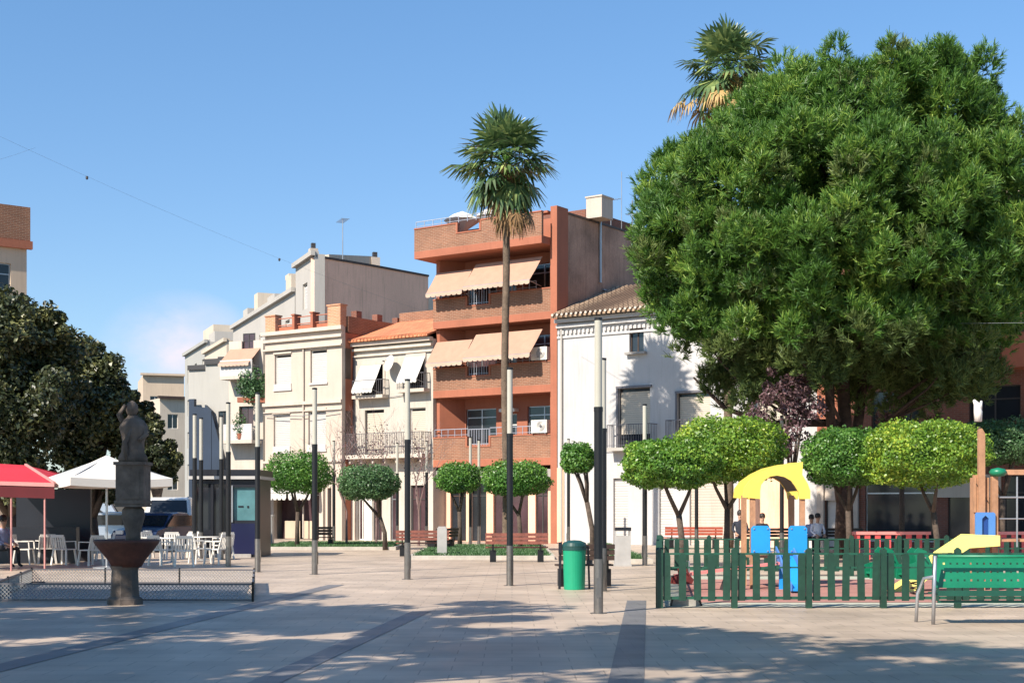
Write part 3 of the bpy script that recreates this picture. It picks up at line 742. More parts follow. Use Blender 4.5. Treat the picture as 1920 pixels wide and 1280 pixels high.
def tv_antenna(root, x, y, z, h, els=7):
    b = MB(); b.tube([(x, y, z), (x, y, z+h)], 0.022, 5)
    for k in range(els):
        yy = x-0.5+k*0.16; b.tube([(yy, y-0.22+0.02*k, z+h*0.93), (yy, y+0.22-0.02*k, z+h*0.93)], 0.010, 4)
    b.tube([(x-0.55, y, z+h*0.93), (x+0.55, y, z+h*0.93)], 0.012, 4)
    return b.build('antenna', M['antenna'], root)
tv_antenna(r, W-0.2, 5.0, 15.05, 1.4); tv_antenna(r, W-0.2, 7.4, 15.0, 1.2, 4)
b = MB(); b.tube([(W-0.2, 6.0, 15), (W-0.2, 6.0, 17.9)], 0.018, 5); b.build('mast', M['antenna'], r)
# things standing on the roof terrace
t = fo.o
def onfo(x, y, z): return (fo.o[0]+fo.u[0]*x+fo.w[0]*y, fo.o[1]+fo.u[1]*x+fo.w[1]*y, z)
par = thing('folded_parasol', 'pale folded parasol tilted on the roof terrace of the salmon block', 'parasol', onfo(1.3, 0.6, 13.79), fo.a)
b = MB(); b.lathe([(0.02,0.9),(0.7,1.35),(0.9,1.5),(0.5,1.75),(0.0,1.95)], (0,0,0), 10, 1, 1); b.build('canopy', M['parasol'], par)
b = MB(); b.tube([(0,0,0),(0,0,1.9)],0.025,6); b.lathe([(0.28,0),(0.28,0.06),(0.04,0.09)], (0,0,0), 12); b.build('pole', M['frame_alu'], par)
par2 = dup(par, onfo(2.6, 1.2, 13.79), fo.a+0.4, 'pale parasol nearest the palm trunk on the roof terrace')
par2.scale = (0.9, 0.9, 1.08)

# ============================================================ white house with old tiled roof
fw = Fac(0, 0, loc=along(0.02)); W = MAIN.at(1532)[0]
r = fw.root('white_house', 'whitewashed old house with worn tiled roof and one small attic window', 'house')
_, zt = fw.at(1100, 597)
att = fw.rect(1180, 1207, 615, 660); fr1 = fw.rect(1160, 1219, 727, 838); fr2 = fw.rect(1270, 1332, 736, 830); fr3 = fw.rect(1420, 1480, 740, 835)
gd = [fw.rect(1150, 1178, 905, 1000), fw.rect(1236, 1262, 915, 1000), fw.rect(1385, 1478, 925, 1000), fw.rect(1293, 1360, 925, 1000)]
gd = [(g[0], g[1], 0.02, 2.9) for g in gd]
wall(W, 0, zt, [att, fr1, fr2, fr3]+gd).build('wall', M['white'], r)
shell(W, zt-0.1, 11, M['white'], r)
window(r, att, 'glass', 0.14, M['wood_dark'])
window(r, fr1, 'blind78', 0.12, M['frame_dark'], pane=M['blind_beige']); window(r, fr2, 'blind100', 0.12, M['frame_dark'], pane=M['blind_beige']); window(r, fr3, 'blind100', 0.12, M['frame_dark'], pane=M['blind_beige'])
for w_, e in ((fr1, 0.10), (fr2, 0.08)):
    b = MB(); b.box(w_[0]-e, w_[0], -0.06, 0.0, w_[2], w_[3]); b.box(w_[0]-e, w_[1]+e, -0.09, 0.0, w_[3], w_[3]+0.10); b.build('dark_surround', M['rail'], r)
b = MB(); b.box(att[0]-0.12, att[1]+0.15, -0.22, 0.0, att[2]-0.10, att[2]-0.0); b.build('sill', M['grit'], r)
b = MB(); b.box(fr1[0]-0.3, fr1[1]+0.35, -0.55, 0.0, fr1[2]-0.16, fr1[2]-0.02); b.build('balcony_slab', M['pale_side'], r)
b = MB(); balcony_rail(b, fr1[0]-0.28, fr1[1]+0.33, fr1[2]-0.02, 1.0, -0.52, 0.0, 0.12, 0.016); b.build('balcony_railing', M['rail'], r)
b = MB(); b.box(fr2[0]-0.3, fr2[1]+0.3, -0.55, 0.0, fr2[2]-0.16, fr2[2]-0.02); b.build('balcony_slab', M['pale_side'], r)
b = MB(); balcony_rail(b, fr2[0]-0.28, fr2[1]+0.28, fr2[2]-0.02, 1.0, -0.52, 0.0, 0.12, 0.016); b.build('balcony_railing', M['rail'], r)
b = MB(); b.box(0, W, -0.30, 0.0, zt-0.12, zt+0.05); b.box(0, W, -0.16, 0.0, zt-0.34, zt-0.20)
for k in range(int(W/0.22)): b.box(0.05+k*0.22, 0.16+k*0.22, -0.10, 0.0, zt-0.62, zt-0.46)
b.box(0, W, -0.06, 0.0, zt-0.80, zt-0.70)
b.build('cornice', M['white'], r)
b = MB(); b.prism([(-0.55, zt+0.06), (-0.55, zt+0.16), (5.2, zt+2.15), (11.3, zt+0.2), (11.3, zt+0.1), (5.2, zt+2.05)], 0, W, axis='x'); b.build('roof', M['tile_old'], r)
b = MB()
for k in range(int(W/0.25)):
    x = 0.12+k*0.25; b.tube([(x, -0.60, zt+0.19), (x, 2.4, zt+1.22), (x, 5.1, zt+2.16)], [0.075, 0.07, 0.07], 7)
b.build('roof_tile', M['tile_old'], r)
b = MB()
for k in range(int(W/0.25)): b.lathe([(0.0, 0), (0.062, 0), (0.062, 0.03), (0.0, 0.03)], (0.12+k*0.25, 0, 0), 7)
for i, v in enumerate(b.v): b.v[i] = (v[0], -0.61-v[2], zt+0.19+v[1])
b.build('tile_mortar', M['cream_trim'], r)
for i, g in enumerate(gd):
    if i < 2:
        b = MB()
        n = 26; hh = 2.86/n
        for k in range(n): b.box(g[0], g[1], 0.12+0.01*(k%2), 0.16, 0.03+k*hh, 0.03+(k+1)*hh-0.01)
        b.build('roller_shutter', M['blind'], r)
    elif i == 2:
        b = MB(); b.box(g[0], g[1], 0.10, 0.16, 0.02, 2.88)
        b.build('brick_infill', M['pink_wall'], r)
    else:
        b = MB()
        for k in range(24): b.box(g[0], g[1], 0.12+0.01*(k%2), 0.16, 0.03+k*0.119, 0.03+(k+1)*0.119-0.01)
        b.build('roller_shutter', M['cream_trim'], r)
b = MB(); b.tube([(0.25, -0.08, 0.1), (0.25, -0.08, zt-0.4)], 0.05, 8); b.build('drain_pipe', M['pale_side'], r)
b = MB(); b.box(0.0, 0.35, -0.06, 0.0, 0, 3.4); b.build('pilaster', M['pink_wall'], r)
b = MB(); b.tube([(0.4, -0.1, 4.1), (W-0.3, -0.1, 4.2)], 0.02, 5); b.build('wall_cable', M['cable'], r)

# ============================================================ brick block on the right, behind the pine
fb = Fac(0, 0, loc=along(W+0.05)); x0 = W+0.05; W2 = 15.0
r = fb.root('brick_block', 'shaded red-brown brick block with salmon end wall and deep balconies behind the pine', 'apartment block')
b3 = []
for k, z in enumerate((3.6, 6.8, 10.0)):
    for x in (2.2, 6.0, 9.8, 12.8): b3.append((x, x+1.9, z+0.55, z+2.55))
g3 = [(0.3, 1.35, 0.02, 2.9), (1.95, 4.7, 0.3, 2.8), (5.2, 6.9, 0.02, 2.8), (7.3, 9.9, 0.3, 2.8), (10.5, 14.2, 0.02, 2.8)]
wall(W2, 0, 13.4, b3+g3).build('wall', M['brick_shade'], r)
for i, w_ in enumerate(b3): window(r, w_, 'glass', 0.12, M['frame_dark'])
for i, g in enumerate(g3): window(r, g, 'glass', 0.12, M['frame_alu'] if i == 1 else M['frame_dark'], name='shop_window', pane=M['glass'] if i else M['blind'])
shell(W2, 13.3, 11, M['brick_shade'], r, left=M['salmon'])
b = MB(); b.box(0.0, 1.35, -0.12, -0.0, 3.0, 9.0); b.build('end_panel', M['salmon'], r)
b = MB(); b.box(0.0, 0.28, -0.15, 0, 0, 2.98); b.box(1.38, 1.7, -0.15, 0, 0, 2.98); b.box(0.3, 1.36, -0.05, 0, 1.9, 2.9); b.build('pilaster', M['cream'], r)
b = MB(); b.box(4.75, 7.2, -0.10, 0, 2.0, 2.85); b.build('shop_sign_board', M['beige'], r)
for z in (3.5, 6.7, 9.9):
    b = MB(); b.box(7.5, W2, -1.0, 0.0, z, z+0.3); b.build('balcony_slab', M['salmon_dark'], r)
    b = MB(); b.box(7.5, W2, -1.0, -0.85, z+0.3, z+1.25); b.box(7.5, 7.65, -0.85, 0.0, z+0.3, z+1.25); b.build('balcony_parapet', M['salmon_dark'] if z > 6 else M['brick_shade'], r)
# lowered glimpse of a neighbour at the right edge
b = MB(); b.box(-0.1, W2+0.1, -0.2, 0, 13.2, 13.5); b.build('cornice', M['beige_warm'], r)

# ============================================================ buildings of the receding side street
A = (PX(590, 952, 82).x, 82.0)
Bp = (PX(345, 952, 126).x, 126.0)
def street(t, off=0):
    dx_, dy_ = Bp[0]-A[0], Bp[1]-A[1]; L_ = math.hypot(dx_, dy_)
    return (A[0]+dx_*t, A[1]+dy_*t), math.atan2(-dy_, -dx_), L_
_, sang, SL = street(0)
def street_building(t0, t1, H, m, name, label, D=10, floors=4, wins=3, off=0.0, wk='blind100', flat=True, right=None, cornice=True, left=None):
    p1, ang, L_ = street(t1); W_ = (t1-t0)*L_
    u = (math.cos(ang), math.sin(ang)); w = (-math.sin(ang), math.cos(ang))
    org = (p1[0]+w[0]*off, p1[1]+w[1]*off)
    root = thing(name, label, 'building', (org[0], org[1], 0), ang)
    hs = []
    fh = (H-1.2)/floors
    for k in range(floors):
        for j in range(wins):
            x = W_*(j+0.5)/wins; hs.append((x-0.6, x+0.6, 0.9+k*fh+0.3 if k else 0.05, 0.9+k*fh+0.3+fh*0.5 if k else 2.6))
    wall(W_, 0, H, hs).build('wall', m, root)
    for h_ in hs: window(root, h_, wk if h_[2] > 0.5 else 'glass', 0.12, M['frame_white'])
    shell(W_, H-0.15, D, m, root, right=right, left=left)
    if cornice:
        b = MB(); b.box(-0.05, W_+0.1, -0.25, 0, H-0.25, H+0.02); b.build('cornice', m, root)
    return root, W_, ang, org
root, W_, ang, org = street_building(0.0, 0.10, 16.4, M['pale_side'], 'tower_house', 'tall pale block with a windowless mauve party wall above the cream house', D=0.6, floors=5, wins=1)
for c in list(root.children):
    if c.name.startswith(('wall', 'roof')) and c.name != 'wall': pass
# the long mauve party wall, its top stepping down to the right
pd = Vector((0.617, 0.787)); n_ = Vector((-0.787, 0.617))
def pw(s, o=0): return (A[0]+pd.x*s+n_.x*o, A[1]+pd.y*s+n_.y*o)
def solve_px(px):
    m = (px-960)/F; return (m*A[1]-A[0])/(pd.x-m*pd.y)
b = MB(); pts = []
prof = [(592, 482), (700, 500), (803, 519)]
S = [(solve_px(px), py) for px, py in prof]
zz = [CAMZ+(HZ-py)/F*(A[1]+pd.y*s) for s, py in S]
inv = root.matrix_basis.inverted()
for i in range(len(S)-1):
    q = [(*pw(S[i][0]), 0), (*pw(S[i+1][0]), 0), (*pw(S[i+1][0]), zz[i+1]), (*pw(S[i][0]), zz[i])]
    q2 = [(*pw(S[i][0], 0.4), 0), (*pw(S[i+1][0], 0.4), 0), (*pw(S[i+1][0], 0.4), zz[i+1]), (*pw(S[i][0], 0.4), zz[i])]
    b.add([inv @ Vector(p) for p in q+q2], [(0,1,2,3), (7,6,5,4), (3,2,6,7), (1,5,6,2), (0,3,7,4)])
b.build('party_wall', M['pink_wall'], root)
b = MB()
for i in range(len(S)-1):
    a1 = inv @ Vector((*pw(S[i][0], 0.1), zz[i]+0.06)); a2 = inv @ Vector((*pw(S[i+1][0], 0.1), zz[i+1]+0.06)); b.bar(a1, a2, 0.35, 0.12)
b.build('coping', M['wood_dark'], root)
def chim(px, py0, py1, wpx, m, capm, dep=0.6):
    s = solve_px(px); Y = A[1]+pd.y*s + n_.y*1.5
    z0 = CAMZ+(HZ-py1)/F*Y; z1 = CAMZ+(HZ-py0)/F*Y; w = wpx/F*Y/2
    c = inv @ Vector((*pw(s, 1.5), 0))
    b = MB(); b.box(c.x-w, c.x+w, c.y-w, c.y+w, z0-1.0, z1-0.35*(z1-z0)); o = b.build('chimney', m, root)
    b = MB(); b.box(c.x-w*0.5, c.x+w*0.5, c.y-w*0.5, c.y+w*0.5, z1-0.35*(z1-z0), z1); b.build('cowl', capm, o)
chim(621, 456, 486, 15, M['cream'], M['frame_dark']); chim(736, 473, 502, 16, M['cream'], M['frame_dark'])
b = MB(); p0 = inv @ Vector((*pw(solve_px(652), 2.5), 0)); p1_ = inv @ Vector((*pw(solve_px(732), 2.5), 0))
b.bar((p0.x, p0.y, 16.1), (p1_.x, p1_.y, 16.5), 2.0, 1.3); b.build('roof_house', M['beige'], root)
b = MB(); q0 = inv @ Vector((*pw(solve_px(665), 1.0), 16.0)); b.tube([q0, q0+Vector((0,0,2.9))], 0.03, 5)
for k in range(5): b.tube([q0+Vector((-0.6+k*0.3, -0.25, 2.8)), q0+Vector((-0.6+k*0.3, 0.25, 2.8))], 0.02, 4)
b.build('antenna', M['antenna'], root)
b = MB(); p0 = inv @ Vector((*pw(solve_px(803), 0.1), 0)); p1_ = inv @ Vector((*pw(solve_px(803)+6, 0.1), 0))
b.bar((p0.x, p0.y, 7.6), (p1_.x, p1_.y, 7.6), 0.4, 15.0); b.build('rear_wall', M['beige'], root)
# slanted attic gable of grey sheets in front of it
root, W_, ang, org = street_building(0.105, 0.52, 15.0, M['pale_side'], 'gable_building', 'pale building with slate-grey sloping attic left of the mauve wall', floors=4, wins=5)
b = MB(); b.prism([(0.6, 14.95), (4.6, 14.95), (4.2, 16.2), (2.4, 16.0)], W_*0.35, W_*0.97, axis='x'); b.build('attic', M['grit'], root)
b = MB(); b.box(W_*.45, W_*.45+.9, 2, 3, 14.5, 17.2); b.box(W_*.45-.1, W_*.45+1.0, 1.9, 3.1, 17.2, 17.5); b.build('chimney', M['beige'], root)
b = MB(); b.tube([(1.2,3.4,14.5),(1.2,3.4,17.2)],0.03,5); b.build('mast', M['antenna'], root)
for f_, w2, h2 in ((0.10, 1.6, 0.9), (0.30, 1.2, 1.5), (0.52, 2.2, 0.7), (0.80, 1.5, 1.2)):
    b = MB(); b.box(W_*f_, W_*f_+w2, 0.35, 3.0, 14.9, 15.0+h2); b.build('roof_house', M['beige'] if w2 < 1.6 else M['pale_side'], root)
root, W_, ang, org = street_building(0.54, 0.74, 14.2, M['beige'], 'balcony_building', 'beige building with an apricot awning over its upper balcony', floors=4, wins=2, off=-0.3)
b = MB(); b.box(1.0, 2.6, 2.5, 5, 14.0, 16.0); b.build('roof_house', M['beige_warm'], root)
root, W_, ang, org = street_building(0.75, 0.99, 15.2, M['pale_grey'], 'panel_building', 'pale grey panelled block behind the pale grey townhouse', floors=5, wins=3, wk='blind100')
b = MB(); b.box(0.6, W_*0.5, 1.5, 5, 15.0, 17.2); b.build('roof_house', M['beige'], root)
b = MB(); b.box(W_*0.55, W_*0.8, 1.0, 4, 15.0, 16.2); b.build('roof_house', M['pale_side'], root)

# nearer bay on the side street: white bay with beige awning, planted balcony, cast shadow painted on the lower front
fs = Fac(345, 92.0, -24)
Wn = fs.at(500)[0]
r = fs.root('street_house', 'pale grey townhouse left of the cream house with a planted balcony and a painted shadow on its lower floors', 'house')
z1 = fs.at(420, 650)[1]
pl = fs.rect(434, 496, 655, 690); op = fs.rect(455, 482, 762, 800); op2 = fs.rect(405, 425, 770, 800)
sx = fs.at(434)[0]
b = MB()
xs_ = [fs.at(p)[0] for p in (345, 380, 408, 436)]
zs_ = [fs.at(p, q)[1] for p, q in ((350, 690), (365, 683), (393, 672), (422, 668))]
wall(xs_[1]-0.01, 0, zs_[1], [], 0.5, x0=0.0).build('wall', M['pale_grey'], r)
wall(xs_[2]-0.01, 0, zs_[2], [], 0.3, x0=xs_[1]).build('wall', M['pale_grey'], r)
hh_ = [(op2[0], op2[1], op2[2], op2[3])]
wall(xs_[3]-0.01, 0, zs_[3], hh_, 0.15, x0=xs_[2]).build('wall', M['pale_grey'], r)
window(r, hh_[0], 'glass', 0.25, M['frame_dark'])
b = MB(); b.box(0, xs_[1]-0.02, 0.35, 0.5, zs_[1]-0.3, zs_[1]); b.box(xs_[1], xs_[2]-0.02, 0.15, 0.3, zs_[2]-0.35, zs_[2]); b.box(xs_[2], xs_[3]-0.02, 0.0, 0.15, zs_[3]-0.4, zs_[3]); b.build('dark_eaves', M['frame_dark'], r)
zt = fs.at(470, 640)[1]
op = (op[0], op[1], op[2], op[3]); op3 = (op[0]+0.2, op[1], op[2]+4.0, op[3]+4.6); shp = (fs.at(455)[0], Wn-0.4, 2.6, 4.0)
wall(Wn, 0, zt, [op, op3, shp], -0.4, x0=xs_[3]).build('wall', M['cream_trim'], r)
for h_ in (op, op3): window(r, h_, 'warm', -0.25, M['frame_dark'])
window(r, shp, 'glass', -0.25, M['frame_dark'])
shell(Wn, z1-1.2, 9, M['pale_side'], r, y0=0.8)
awning(r, xs_[3]+0.1, Wn-0.2, fs.at(460, 655)[1], fs.at(460, 686)[1], -0.4, 1.3, M['awning'], M['awning_trim'])
for h_ in (op, op3):
    b = MB(); b.box(xs_[3]+0.1, Wn-0.1, -1.5, -0.4, h_[2]-1.1, h_[2]-0.9); b.build('balcony_slab', M['cream_trim'], r)
    b = MB(); b.box(xs_[3]+0.1, Wn-0.1, -1.5, -1.4, h_[2]-0.9, h_[2]+0.1); b.build('balcony_parapet', M['blind'], r)
# dark blue-grey panels painting a cast shadow on the lower storeys
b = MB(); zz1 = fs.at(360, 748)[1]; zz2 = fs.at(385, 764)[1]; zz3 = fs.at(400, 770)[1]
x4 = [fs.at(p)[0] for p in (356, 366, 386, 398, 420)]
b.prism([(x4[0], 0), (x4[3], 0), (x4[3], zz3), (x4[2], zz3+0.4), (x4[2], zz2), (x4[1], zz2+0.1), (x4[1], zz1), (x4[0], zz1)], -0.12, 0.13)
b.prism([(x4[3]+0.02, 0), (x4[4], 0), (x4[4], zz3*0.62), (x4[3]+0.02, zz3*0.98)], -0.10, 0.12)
b.build('shadow_panel', M['painted_shadow'], r)
# plants spilling over that balcony
def leaf_cloud(center, rad, n, size, shell_=0.0, squash=1.0):
    c = np.array(center); rad = np.array(rad)
    d = rng.normal(size=(n, 3)); d /= np.linalg.norm(d, axis=1)[:, None]
    rr = (shell_ + (1-shell_)*rng.random(n)**0.5)
    p = c + d*rr[:, None]*rad
    return p, d
def leaf_quads(p, d, size, jitter=0.9, asp=0.55):
    n = len(p); nn = d + rng.normal(size=(n, 3))*jitter; nn /= np.linalg.norm(nn, axis=1)[:, None]
    a = np.cross(nn, rng.normal(size=(n, 3))); a /= np.linalg.norm(a, axis=1)[:, None]
    b_ = np.cross(nn, a)
    s = size*(0.65+0.7*rng.random(n))[:, None]
    return np.stack([p-a*s*0.5, p+b_*s*asp*0.5, p+a*s*0.5, p-b_*s*asp*0.5], axis=1).reshape(-1, 3)
def onfac(f, x, y): return (f.o[0]+f.u[0]*x+f.w[0]*y, f.o[1]+f.u[1]*x+f.w[1]*y)
xc, zc = fs.at(473, 715, -1.3)
bp = thing('balcony_plant', 'dark bushy plants spilling over a balcony of the side street house', 'plant', (*onfac(fs, xc, -1.3), zc-1.1))
p, d = leaf_cloud((0, 0, 0.8), (1.1, 0.6, 1.2), 1500, 0.16); np_mesh('foliage', leaf_quads(p, d, 0.2), 4, M['lf_dim'], bp)
b = MB(); b.box(-0.9, 0.9, -0.2, 0.2, -0.2, 0.1); b.build('planter', M['salmon'], bp)
xc, zc = fs.at(452, 790, -1.3)
bp = thing('balcony_plant', 'sparse trailing plant on the lower balcony left of its dark window', 'plant', (*onfac(fs, xc, -1.4), zc-0.7))
p, d = leaf_cloud((0, 0, 0.5), (0.5, 0.3, 1.0), 350, 0.16); np_mesh('foliage', leaf_quads(p, d, 0.16), 4, M['lf_dim'], bp)
b = MB(); b.lathe([(0.15,-0.4),(0.22,-0.05)], (0,0,0), 10); b.build('pot', M['salmon'], bp)

# far low houses closing the street
for i, (pa, pb, py, Y, m, lab) in enumerate([(268, 345, 702, 165, 'beige_warm', 'far apricot-beige building closing the street beyond the dark trees'),
                                    (300, 352, 745, 148, 'beige', 'far lower beige building with small windows beside the white column')]):
    f = Fac(pa, Y, 18 if i == 0 else 30); W_ = f.at(pb)[0]; H_ = f.at((pa+pb)/2, py)[1]
    r = f.root('far_building', lab, 'building')
    hs = [(x, x+1.1, z, z+1.5) for z in np.arange(3.5, H_-2, 3.2) for x in np.arange(0.8, W_-1.4, 2.6)]
    wall(W_, 0, H_, hs).build('wall', M[m], r)
    for h_ in hs: window(r, h_, 'glass', 0.12, M['frame_white'])
    shell(W_, H_-0.1, 10, M[m], r)
    b = MB(); b.box(-0.3, W_+0.3, -0.5, 0, H_-0.15, H_+0.1); b.build('cornice', M['wood_dark'] if i else M[m], r)

# building at the left edge of the picture
fl = Fac(-130, 66, -35); fl = Fac(0, 0, 38, loc=PX(-150, 952, 60)[:2])
W_ = fl.at(50)[0]; H_ = fl.at(25, 386)[1]
r = fl.root('brick_tower', 'tan brick building with metal windows rising above the dark trees at the left edge', 'building')
hs = [(x, x+1.5, z, z+1.9) for z in (4, 7.2, 10.4) for x in (W_-1.9-0.3, W_-4.6, W_-7.3)]
hs = [h for h in hs if h[0] > 0.2]
wall(W_, 0, H_, hs).build('wall', M['beige_warm'], r)
for h_ in hs: window(r, h_, 'glass', 0.12, M['frame_alu'])
shell(W_, H_-0.3, 10, M['beige_warm'], r)
b = MB(); b.box(-0.1, W_+0.12, -0.12, -0.0, H_-1.5, H_); b.build('parapet', M['brick_red'], r)
b = MB(); b.box(-0.1, W_+0.2, -0.2, 0.0, H_-1.85, H_-1.5); b.build('cornice', M['salmon'], r)

# ============================================================ trees
def limb_mesh(name, mat_, parent, segs):
    b = MB()
    for pts, rad in segs: b.tube(pts, rad, 7)
    return b.build(name, mat_, parent, smooth=True)
def trimmed_tree(name, label, px, Y, x0, x1, y0, y1, leafm, lean=0.0, n=7500, size=0.09, trunks=None, group='trimmed street trees', dome=0.62):
    sc = Y/F
    c = PX((x0+x1)/2, (y0+y1)/2, Y); rx = (x1-x0)/2*sc; rz = (y1-y0)/2*sc
    base = ((px-960)*sc, Y, 0)
    t = thing(name, label, 'tree', base, 0, group)
    cz = c.z; cx = c.x-base[0]
    # crown: clipped dome, flattened underneath, uneven edge
    ph = rng.random(6)*6.28
    d = rng.normal(size=(n, 3)); d /= np.linalg.norm(d, axis=1)[:, None]
    az = np.arctan2(d[:, 1], d[:, 0])
    bump = 1 + 0.05*np.sin(3*az+ph[0]+d[:, 2]*4) + 0.04*np.sin(7*az+ph[1]-d[:, 2]*6) + 0.035*np.sin(11*d[:, 2]+ph[2]+az*2)
    rr = (0.80+0.22*rng.random(n)**0.8)*bump
    stray = rng.random(n) < 0.05; rr[stray] *= 1.0+0.10*rng.random(stray.sum())
    hh_ = np.abs(d[:, 2]); rho = np.sqrt(np.maximum(1-hh_**2, 1e-6)); k_ = rho**0.62/rho
    p = d*rr[:, None]; p[:, 0] *= k_; p[:, 1] *= k_
    low = p[:, 2] < 0; p[low, 2] *= 0.80
    p = p*np.array([rx, rx*0.95, rz]) + np.array([cx, 0, cz])
    q = leaf_quads(p, d*0.8, size, 0.8, 0.6)
    # inner leaves seen through the gaps
    ni = n//3; di = rng.normal(size=(ni, 3)); di /= np.linalg.norm(di, axis=1)[:, None]
    pi_ = di*(0.45+0.35*rng.random(ni))[:, None]*np.array([rx, rx*0.95, rz*0.9]) + np.array([cx, 0, cz])
    q = np.concatenate([q, leaf_quads(pi_, di, size*1.6, 1.0)])
    np_mesh('crown', q, 4, leafm, t)
    rt = 0.085
    zb = cz-rz*0.55
    if trunks is None: trunks = 3
    fork = zb*0.62
    segs = [([(0, 0, -0.05), (lean*0.3, 0, fork*0.5), (cx*0.3+lean*0.5, 0, fork)], [rt*1.25, rt, rt*0.95])]
    for k in range(trunks):
        a = 6.28*k/trunks + ph[3]; dx_ = math.cos(a)*rx*0.55; dy_ = math.sin(a)*rx*0.5
        segs.append(([(cx*0.3+lean*0.5, 0, fork-0.05), (cx*0.6+dx_*0.45, dy_*0.45, (fork+zb)/2+0.05), (cx+dx_, dy_, zb+rz*0.5)], [rt*0.75, rt*0.55, rt*0.25]))
    limb_mesh('trunk', M['bark'], t, segs)
    return t
G = 'trimmed round-headed trees of the square'
trimmed_tree('trimmed_tree', 'trimmed round tree in front of the cream house, left of its lamp column', 557, 55, 499, 622, 846, 934, M['lf_green'], group=G)
trimmed_tree('trimmed_tree', 'darker flat-topped trimmed tree in front of the balcony house', 722, 54, 634, 748, 871, 944, M['lf_dim'], lean=-0.05, group=G)
trimmed_tree('trimmed_tree', 'trimmed tree below the left half of the salmon block', 862, 56, 817, 902, 866, 930, M['lf_green'], group=G, n=5000)
trimmed_tree('trimmed_tree', 'trimmed tree crossed by the palm-side lamp column below the salmon block', 975, 53, 902, 1031, 863, 936, M['lf_green'], group=G)
trimmed_tree('trimmed_tree', 'small ball-headed tree on a leaning trunk just left of the tall pair of lamp columns', 1112, 47, 1051, 1116, 829, 893, M['lf_green'], lean=-0.1, group=G, n=4200, trunks=4)
trimmed_tree('trimmed_tree', 'light green trimmed tree in front of the white house, nearest the litter bins', 1279, 38, 1166, 1350, 822, 926, M['lf_bright'], group=G, n=16240, size=0.085)
trimmed_tree('trimmed_tree', 'yellow-tipped trimmed tree with the highest crown, left of the yellow arch', 1363, 40, 1258, 1472, 781, 918, M['lf_yellow'], group=G, n=20300, size=0.085)
trimmed_tree('trimmed_tree', 'mid green trimmed tree right of the yellow arch', 1592, 41, 1506, 1668, 802, 922, M['lf_green'], group=G, n=15225, size=0.085)
trimmed_tree('trimmed_tree', 'bright yellow-green trimmed tree with forked trunk left of the timber play tower', 1757, 39.5, 1618, 1850, 788, 926, M['lf_yellow'], group=G, n=22328, size=0.085, trunks=2)
trimmed_tree('trimmed_tree', 'deep green shaded trimmed tree behind the timber play tower', 1880, 44, 1800, 1965, 786, 880, M['lf_dim'], group=G, n=12180, size=0.085)

